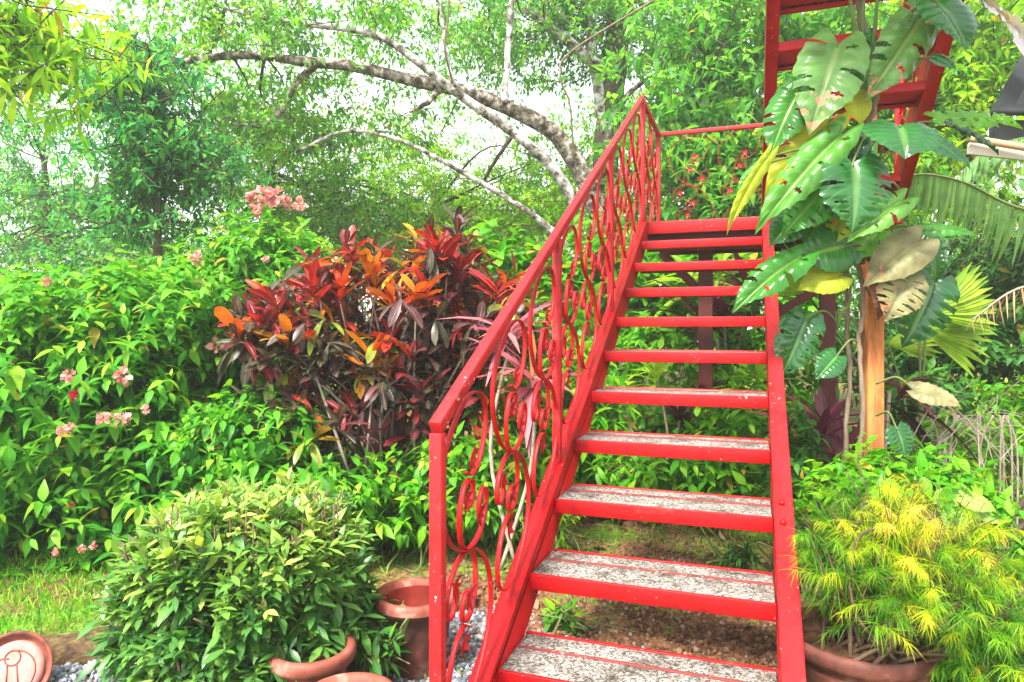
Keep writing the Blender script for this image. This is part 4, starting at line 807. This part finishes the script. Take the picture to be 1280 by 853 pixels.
# dry twig tangle and cut branch at the right
tp = gpos(1215, 4.2); mb = MB()
for _ in range(55):
    a_ = W(RNG.uniform(1140, 1300), RNG.uniform(500, 590), RNG.uniform(3.9, 4.5)); dd = nrm(np.array([RNG.normal(0, .8), RNG.normal(0, .4), abs(RNG.normal(.4, .5))])); mb.tube(spline([a_ - dd * .2 - [0, 0, .1], a_, a_ + dd * RNG.uniform(.1, .25) + RNG.normal(0, .05, 3)], 4), [.0026] * 5 + [.002] * 4, 4, cap=False)
for _ in range(14): a_ = W(RNG.uniform(1140, 1290), 560, 4.2); mb.tube(spline([np.array([a_[0], a_[1], .12]), a_, a_ + [RNG.normal(0, .1), 0, .2]], 4), .006, 5)
o = mb.build('dry_twigs', M['drytwig'], None, smooth=True, loc=tp); props(o, 'tangle of bare pale twigs over the low greenery at the right edge', 'twigs')
mb = MB(); mb.tube(spline([W(1238, 678, 2.95), W(1262, 650, 2.9), W(1300, 600, 2.85), W(1350, 520, 2.8)], 6), np.linspace(.016, .013, 19), 8); o = mb.build('fallen_branch', M['bark_dark'], None, smooth=True, loc=W(1238, 690, 2.95)); props(o, 'thin dark bare branch slanting up over the leaf litter', 'branch')
mb = MB(); mb.tube(spline([W(1250, 672, 3.0), W(1275, 660, 3.0), W(1340, 620, 3.0)], 6), .012, 8); o = mb.build('fallen_branch', M['bark_dark'], None, smooth=True, loc=W(1250, 690, 3.0)); props(o, 'shorter brown stick lying under the thin dark branch', 'branch')
# ================================================================== palms, banana, hut
def frond(root, pts, ln, n, m='frond', name='frond', droop=1.2, both=(1,), out=.35, r=.014, wid=1.0, label=None, side=None, up_=None):
    P = spline(pts, 14); L = Leaves(); T = np.gradient(P, axis=0); T = nrm(T); k = np.linspace(0, len(P) - 1.01, n); i = k.astype(int); f = (k - i)[:, None]
    pos = P[i] * (1 - f) + P[i + 1] * f; t = k / len(P)
    for s in both:
        sd = nrm(np.cross(T[i], [0, 0, 1])) * s if side is None else np.tile(side, (n, 1)) * s
        dr = T[i] * out + sd * .8 + np.array([0, 0, -droop]) + RNG.normal(0, .07, (n, 3)); L.add(T_BLADE, pos, dr, (sd * .4 + T[i] * .8 + RNG.normal(0, .12, (n, 3)) + [0, -.3, .2] if up_ is None else np.tile(up_, (n, 1)) + RNG.normal(0, .15, (n, 3))), ln * np.interp(t, [0, .2, .7, 1], [.6, 1, .85, .35]) * RNG.uniform(.9, 1.08, n), np.clip(RNG.normal(.45, .2, n), 0, 1), 1.1 * wid, RNG.uniform(.05, .3, n))
    o = L.build(name, M[m], root)
    if label: o['label'] = label
    mb = MB(); mb.tube(P, np.linspace(r, r * .35, len(P)), 7); mb.build('rachis', M['greentwig'] if m != 'drydead' else M['drytwig'], o, smooth=True)
tb = W(1560, 700, 4.8); tb[2] = gz(tb[0], tb[1]); PT = tb + np.array([-.05, .1, 2.35])
PM = empty('coconut_palm', tb, 'coconut palm reaching in from the right with hanging leaflets', 'palm')
mb = MB(); mb.tube(spline([tb - [0, 0, .1], tb + [.02, .03, 1.2], PT], 8), np.linspace(.16, .10, 17), 12); mb.build('trunk', M['bark_dark'], PM, smooth=True)
frond(PM, [PT, W(1420, 290, 4.75), W(1280, 262, 4.7), W(1205, 228, 4.7), W(1150, 218, 4.7), W(1112, 232, 4.7)], .44, 105, droop=2.6, both=(1,), out=-.25, wid=.72, up_=(0, -1, .25))
frond(PM, [PT, W(1430, 200, 5.2), W(1330, 170, 5.5), W(1240, 185, 5.6), W(1180, 240, 5.7)], .55, 60, droop=.5, both=(-1, 1), out=.5)
frond(PM, [PT, W(1450, 330, 4.5), W(1340, 350, 4.5), W(1270, 362, 4.5), W(1215, 400, 4.5)], .30, 26, 'drydead', droop=1.2, both=(-1, 1), out=.4, wid=.6, label='dried tan frond hanging below the green ones')
frond(PM, [PT, W(1440, 100, 5.2), W(1330, 10, 5.4), W(1240, -30, 5.6), W(1160, 10, 5.8)], .5, 60, droop=.6, both=(-1, 1), out=.5)
fb = gpos(1150, 5.2); FP = empty('fan_palm', fb, 'fan palm with lime yellow pleated fans behind the climber', 'palm')
def fan(cx, cy, Y, ln, a0, a1, n, tilt):
    c = W(cx, cy, Y); a = np.radians(np.linspace(a0, a1, n)); d = np.column_stack([np.cos(a), tilt + 0 * a, np.sin(a)]); L = Leaves()
    L.add(T_STRAP, np.tile(c, (n, 1)), d, np.tile([0, -1, .3], (n, 1)) + RNG.normal(0, .15, (n, 3)), ln * (.75 + .25 * np.cos((a - a.mean()) * .9)) * RNG.uniform(.92, 1.05, n), np.clip(RNG.normal(.6, .2, n), 0, 1), .75, .25); o = L.build('frond', M['fan'], FP)
    mb = MB(); mb.tube(spline([fb, (fb + c) / 2 + [0, 0, .2], c], 5), .009, 6); mb.build('petiole', M['greentwig'], o, smooth=True)
fan(1158, 392, 5.0, .56, -12, 48, 15, -.15); fan(1150, 410, 5.2, .52, -42, 4, 12, -.3); fan(1010, 370, 5.4, .45, 40, 170, 18, -.2); fan(1110, 430, 5.3, .42, -20, 40, 12, -.2)
bb_ = W(1420, 700, 3.3); bb_[2] = .1; BN = empty('banana_plant', bb_, 'banana plant with a torn greyish drooping leaf at the top right corner', 'banana plant')
mb = MB(); mb.tube(spline([bb_, bb_ + [.02, 0, 1.4], bb_ + [-.05, 0, 2.9]], 7), np.linspace(.09, .05, 15), 12); mb.build('stem', M['greentwig'], BN, smooth=True)
B = bb_ + [-.05, 0, 2.85]; mids = spline([B, W(1330, 90, 3.2), W(1275, 42, 3.1), W(1240, 10, 3.05), W(1205, -18, 3.0)], 10)
Vv = []; Fc = []; U_ = []
for i, q in enumerate(mids):
    t = i / (len(mids) - 1)
    for j in range(-3, 4):
        u_ = j / 3; wd = .085 * math.sin(min(1, t * 1.3 + .15) * math.pi * .9 + .1); Vv.append(q + np.array([u_ * wd * .6, -.04 * abs(u_) + RNG.normal(0, .004), u_ * wd + RNG.normal(0, .008) - .03 * u_ * u_])); U_.append((.5 + .5 * u_, t))
Fc = [(i * 7 + j, i * 7 + j + 1, i * 7 + j + 8, i * 7 + j + 7) for i in range(len(mids) - 1) for j in range(6) if not (j in (0, 5) and i % 6 == 4)]
link('leaf', mesh('leaf', np.array(Vv), np.array(Fc), np.array(U_), np.full(len(Vv), .6), True), M['banana'], BN)
# hut: roof slope, eave boards, pole
hb = W(1500, 409, 6.2); hb[2] = .1; HT = empty('hut', hb, 'dark roofed hut with a tan pole and cream board at the right edge', 'hut')
A = W(1238, 145, 5.6); Bq = W(1290, 52, 6.4); mb = MB()
mb.box8([A, A + [3.2, 0, 0], Bq + [3.2, .9, .2], Bq, A + [0, -.01, .05], A + [3.2, -.01, .05], Bq + [3.2, .9, .25], Bq + [0, 0, .05]]); mb.build('roof', M['roof'], HT)
A2 = W(1242, 150, 5.7); mb = MB(); mb.box8([A2 + [0, 0, -.18], A2 + [3, 0, -.18], A2 + [3, .06, -.18], A2 + [0, .06, -.18], A2 + [0, 0, -.0], A2 + [3, 0, 0], A2 + [3, .06, 0], A2 + [0, .06, 0]]); mb.build('fascia', M['wall'], HT, .004)
mb = MB(); q = W(1252, 168, 5.9); mb.box8([(q[0] + a_ * 2.8, q[1] + b_ * .1, z) for z in (.1, q[2]) for a_, b_ in ((0.12, 0), (1, 0), (1, 1), (.12, 1))]); mb.build('wall', M['wall'], HT)
mb = MB(); P0 = W(1212, 173, 5.3); P1 = W(1300, 188, 5.25); mb.tube([P0, P1, P1 + (P1 - P0) * 2], .027, 12); mb.build('pole', M['tan'], HT, smooth=True)
mb = MB(); P0 = W(1210, 186, 5.36); P1 = W(1300, 196, 5.32); mb.bar(P0, P1 + (P1 - P0) * 2, .03, .09); mb.build('board', M['cream'], HT, .003)
# ================================================================== trees
def LB(*a): return [wl(*q) for q in a]
lt = gpos(770, 9.2)
tree('leaning_tree', 'large leaning tree whose mottled grey limbs reach to the upper left', lt,
     [lt - [0, 0, .1], W(775, 420, 9.2), W(757, 300, 9.1), W(738, 235, 9.0)], .26,
     LB((300, 30, 8.8, 190, 70, 1.6), (480, 20, 9.2, 130, 50, 1.4), (150, 90, 9.4, 110, 70, 1.2), (420, 150, 9.6, 120, 50, 1.2), (640, 10, 9.6, 120, 40, 1.2), (330, 140, 9.2, 100, 50, 1), (360, 40, 7.9, 110, 30, .3)),
     M['g_light'], 640, 11, .13, .5, M['bark_brown'], clump=65, branches=34,
     limbs=[([W(738, 240, 9.0), W(716, 195, 8.95), W(690, 165, 8.9), W(640, 137, 8.8), W(590, 118, 8.7), W(520, 100, 8.6), W(460, 88, 8.5), W(400, 79, 8.4), W(330, 70, 8.4), W(265, 72, 8.4), (W(200, 80, 8.5))], .135, .038, M['bark_brown']),
            ([W(722, 262, 8.9), W(690, 208, 8.75), W(640, 165, 8.6), W(590, 130, 8.5), W(560, 108, 8.4), W(520, 75, 8.3), W(470, 45, 8.3), W(400, 32, 8.3), W(330, 22, 8.3), W(258, 2, 8.3), W(200, -30, 8.3)], .08, .026, M['bark_pale']),
            ([W(725, 330, 8.9), W(690, 288, 8.8), W(640, 252, 8.7), W(600, 228, 8.7), W(550, 200, 8.6), W(490, 172, 8.6), W(430, 165, 8.6), W(370, 190, 8.6)], .048, .018, M['bark_pale']),
            ([W(395, 80, 8.4), W(370, 105, 8.4), W(350, 140, 8.4), W(325, 157, 8.4), W(290, 155, 8.4)], .05, .02, M['bark_brown']),
            ([W(550, 110, 8.5), W(535, 128, 8.4), W(512, 140, 8.4)], .05, .02, M['bark_brown']),
            ([W(270, 72, 8.4), W(245, 80, 8.4), W(270, 50, 8.4), W(283, 0, 8.4)], .035, .02, M['bark_brown']),
            ([W(568, 110, 8.4), W(558, 70, 8.4), W(552, 20, 8.4), W(550, -40, 8.4)], .03, .018, M['bark_pale']),
            ([W(630, 130, 8.7), W(634, 80, 8.7), W(638, 20, 8.7), W(645, -40, 8.7)], .045, .035, M['bark_pale']),
            ([W(640, 170, 8.8), W(620, 200, 8.9), W(605, 225, 9.0)], .03, .02, M['bark_dark'])], cat='tree', bias=.35)
t2 = gpos(790, 11)
tree('tall_tree', 'tall tree with a dark moss-hung trunk rising behind the top stair post', t2,
     [t2, W(762, 330, 11), W(757, 200, 11), W(768, 90, 11), W(776, -30, 11), W(780, -150, 11)], .24,
     LB((700, 20, 11, 100, 50, 1.4), (620, 60, 11.4, 90, 70, 1.4), (800, 40, 11, 80, 70, 1.3), (760, -40, 11, 160, 60, 1.5)),
     M['g_light'], 560, 11, .14, .55, M['bark_dark'], clump=60, branches=30, taper=.7,
     limbs=[([W(770, 90, 10.9), W(740, 78, 10.8), W(700, 42, 10.6), W(650, 5, 10.5), W(600, -40, 10.5)], .11, .06, M['bark_pale']), ([W(752, 230, 10.8), W(758, 180, 10.5), W(770, 140, 10.4), W(800, 105, 10.3), W(840, 85, 10.2)], .07, .03, M['bark_brown']), ([W(757, 170, 10.9), W(740, 60, 10.9), W(730, -30, 10.8)], .10, .07, M['bark_pale'])])
t3 = gpos(195, 7.8)
tree('vine_tree', 'slender tree smothered in blue-green vine leaves on the left', t3, [t3, W(197, 340, 7.8), W(196, 230, 7.8), W(190, 120, 7.8), W(185, 60, 7.8)], .055,
     LB((185, 110, 7.8, 65, 50, .6), (165, 170, 7.8, 60, 45, .6), (215, 200, 7.8, 70, 50, .6), (170, 270, 7.9, 80, 50, .7), (250, 250, 8, 60, 50, .6), (150, 120, 7.7, 45, 40, .5)),
     M['g_blue'], 330, 9, .15, .4, bark=M['bark_dark'], clump=40, branches=24, bias=.25, T=T_MID)
t4 = gpos(-60, 5.2)
tree('overhanging_tree', 'yellow-green tree with long leaves hanging into the top left corner', t4, [t4, W(-80, 400, 5.2), W(-60, 150, 5.2), W(-30, 20, 5.2)], .08,
     LB((0, 15, 5.2, 55, 40, .5), (5, 85, 5.1, 45, 30, .4), (-30, 60, 5.2, 60, 60, .6)), M['g_yell'], 80, 9, .24, .4, T=T_LAN, clump=22, branches=16, bias=.35)
t5 = gpos(60, 11.5)
tree('thicket_tree', 'bushy blue-green tree at the far left behind the vine-covered tree', t5, [t5, W(60, 300, 11.5), W(55, 200, 11.5)], .1,
     LB((40, 220, 11.5, 110, 70, 1.3), (90, 290, 11.5, 120, 50, 1.2), (20, 150, 11.8, 90, 50, 1.2), (130, 330, 11, 130, 50, 1.2), (-30, 290, 11, 80, 60, 1.2)), M['g_blue'], 430, 11, .13, .55, clump=45, branches=26, bias=.35)
t6 = gpos(345, 11)
tree('thicket_tree', 'airy bright green tree between the vine-covered tree and the leaning limbs', t6, [t6, W(345, 330, 11), W(340, 230, 11), W(330, 150, 11)], .09,
     LB((310, 180, 11, 100, 60, 1.2), (380, 220, 11, 90, 50, 1.2), (270, 120, 11.2, 80, 60, 1.2), (430, 270, 11, 100, 45, 1.2), (330, 270, 10.6, 90, 40, 1)), M['g_light'], 430, 11, .13, .55, clump=45, branches=30, bias=.35)
t7 = gpos(540, 12)
tree('thicket_tree', 'low yellow-green tree under the long grey limbs', t7, [t7, W(545, 330, 12), W(540, 260, 12)], .09,
     LB((560, 250, 12, 120, 50, 1.4), (480, 225, 12.2, 80, 45, 1.2), (650, 230, 12, 80, 60, 1.2), (590, 310, 11.5, 150, 40, 1.3), (440, 310, 11.5, 100, 40, 1.2), (680, 290, 11, 80, 60, 1.1)), M['g_yell'], 700, 11, .13, .55, clump=80, branches=40, bias=.25)
t8 = gpos(860, 8.8)
tree('thicket_tree', 'dense leafy tree right behind the landing railing', t8, [t8, W(865, 330, 8.8), W(870, 220, 8.8), W(880, 120, 8.8)], .08,
     LB((880, 120, 8.8, 80, 60, .9), (850, 200, 8.8, 80, 60, .9), (930, 220, 8.7, 80, 70, .9), (900, 40, 9, 90, 60, .9), (830, 280, 8.6, 70, 60, .8), (930, 290, 8.6, 70, 50, .8)), M['g_light'], 600, 9, .21, .5, T=T_MID, clump=80, branches=30, bias=.25)
t9 = gpos(1040, 9)
tree('thicket_tree', 'light green tree seen through the upper flight of steps', t9, [t9, W(1040, 330, 9), W(1040, 180, 9), W(1035, 80, 9)], .08,
     LB((1010, 40, 9, 90, 60, .9), (1080, 110, 9, 90, 70, .9), (1000, 150, 9.2, 80, 60, .9), (1060, 230, 9, 80, 70, .9), (1020, 320, 8.8, 80, 60, .8)), M['g_light'], 480, 9, .21, .5, T=T_MID, clump=70, branches=26, bias=.3)
t10 = gpos(1210, 9)
tree('thicket_tree', 'yellow-green tree above the dark hut roof', t10, [t10, W(1215, 300, 9), W(1210, 150, 9), W(1200, 60, 9)], .09,
     LB((1190, 90, 9, 90, 60, .9), (1230, 20, 9, 90, 50, .9), (1150, 30, 9.3, 80, 50, .9), (1200, 160, 8.8, 80, 50, .8), (1150, 230, 8.6, 70, 70, .8)), M['g_yell'], 480, 9, .21, .5, T=T_MID, clump=70, branches=26, bias=.35)
t11 = gpos(1230, 7.4)
tree('thicket_tree', 'dark shady tree below the palm at the right edge', t11, [t11, W(1235, 400, 7.4), W(1240, 330, 7.4)], .06,
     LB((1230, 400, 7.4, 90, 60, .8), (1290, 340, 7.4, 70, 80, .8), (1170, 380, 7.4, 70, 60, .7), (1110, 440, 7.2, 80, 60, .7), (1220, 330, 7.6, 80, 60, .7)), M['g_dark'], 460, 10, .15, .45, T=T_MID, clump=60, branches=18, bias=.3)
# trees farther off
for k, (x, Y, ls, mm_, lab) in enumerate([
    (120, 17, ((100, 260, 17, 130, 70, 2), (200, 330, 17, 130, 60, 2), (0, 330, 17, 110, 60, 2)), 'g_far', 'distant pale green tree low at the far left'),
    (330, 18, ((330, 290, 18, 120, 60, 2), (420, 320, 18, 120, 50, 2), (250, 200, 18, 80, 60, 2)), 'g_far', 'distant pale green tree behind the pink-topped shrub'),
    (540, 18, ((520, 180, 18, 100, 50, 2), (600, 290, 18, 150, 60, 2), (470, 280, 18, 100, 60, 2)), 'g_far', 'distant pale green tree behind the long grey limbs'),
    (700, 16, ((720, 190, 16, 90, 80, 2), (680, 290, 16, 110, 70, 2), (780, 300, 16, 100, 80, 2), (800, 180, 16, 80, 80, 2)), 'g_light', 'distant green tree framed by the stair handrail'),
    (900, 15, ((900, 130, 15, 130, 100, 2), (960, 280, 15, 120, 90, 2), (860, 280, 15, 100, 80, 2)), 'g_light', 'distant green tree high behind the landing'),
    (1120, 15, ((1100, 60, 15, 150, 90, 2), (1180, 200, 15, 130, 90, 2), (1050, 200, 15, 130, 90, 2), (1240, 300, 14, 120, 90, 2)), 'g_light', 'distant green tree behind the palm and hut')]):
    b_ = gpos(x, Y)
    tree('forest_tree', lab, b_, [b_, W(x + 5, 330, Y), W(x, 220, Y)], .14, [wl(*q) for q in ls], M[mm_], 330, 10, .21, .9, clump=40, branches=20, bias=.35)
# far-off wood
L = Leaves(); n = 15000; x = RNG.uniform(-24, 26, n); y = RNG.uniform(23, 30, n); hh = 2.6 + 1.3 * np.sin(x * .55 + 1) + 1.1 * np.sin(x * 1.3) + np.clip((x - 1) * .55, 0, 6)
z = .4 + (hh) * RNG.random(n) ** .8
L.add(T_FAR, np.column_stack([x, y, z]), rdir(n) + [0, 0, -.3], rdir(n) + [0, 0, 1], .5 * RNG.uniform(.6, 1.2, n), RNG.random(n)); o = L.build('treeline', M['g_far']); props(o, kind='stuff')
# hanging lianas
for i, (pts, lab) in enumerate((([(562, -40, 7.6), (560, 20, 7.6), (556, 60, 7.6), (566, 105, 7.8)], 'thin curved liana dangling onto the pale limb'), ([(870, -30, 8), (720, 60, 8.3), (700, 95, 8.3), (712, 130, 8.4), (718, 200, 8.6)], 'looping liana hanging beside the tall dark trunk'))):
    mb = MB(); P = spline([W(*q) for q in pts], 8); mb.tube(P, .012, 5); o = mb.build('liana', M['vine'], None, smooth=True, loc=P[-1]); props(o, lab, 'liana')
# dry leaves lying on the bare soil and lawn
def drop(x, y, ln, lab, m='drydead'):
    Y = ZC * F / (y - HY)
    for _ in range(6): p = W(x, y, Y); Y = (ZC - float(gz(p[0], p[1])) - .012) * F / (y - HY)
    p = W(x, y, Y); L = Leaves(); a_ = RNG.random() * 6.28
    L.add(T_OV, p[None], np.array([[math.cos(a_), math.sin(a_), .12]]), np.array([[RNG.normal(0, .3), -.3, 1]]), ln, RNG.random(), 1, -.35); o = L.build('fallen_leaf', M[m], None, loc=p); props(o, lab, 'dry leaf', 'dry leaves on the ground')
drop(742, 682, .14, 'pale tan curled leaf lying on the bare soil under the third tread')
drop(112, 748, .09, 'orange-brown dry leaf on the lawn near the shrub edge')
drop(905, 676, .09, 'small brown leaf near the right stringer on the mossy soil')
drop(672, 762, .11, 'grey-tan leaf at the edge of the gravel by the left stringer')
drop(935, 780, .09, 'curled brown leaf on the loose earth under the second tread')
drop(820, 770, .06, 'tiny tan leaf on top of the loose earth heap')
# ================================================================== damp air between the trees
mb = MB(); mb.box8([(x_, y_, z_) for z_ in (-1.0, 16) for x_, y_ in ((-45, -8), (45, -8), (45, 45), (-45, 45))])
hm = bpy.data.materials.new('damp_air'); hm.use_nodes = True; hn = hm.node_tree; hn.nodes.clear()
ho = hn.nodes.new('ShaderNodeOutputMaterial'); hv = hn.nodes.new('ShaderNodeVolumePrincipled')
hv.inputs['Color'].default_value = (.93, .97, 1, 1); hv.inputs['Density'].default_value = .003; hv.inputs['Anisotropy'].default_value = .2
hn.links.new(hv.outputs[0], ho.inputs['Volume'])
props(mb.build('haze', hm), kind='stuff')
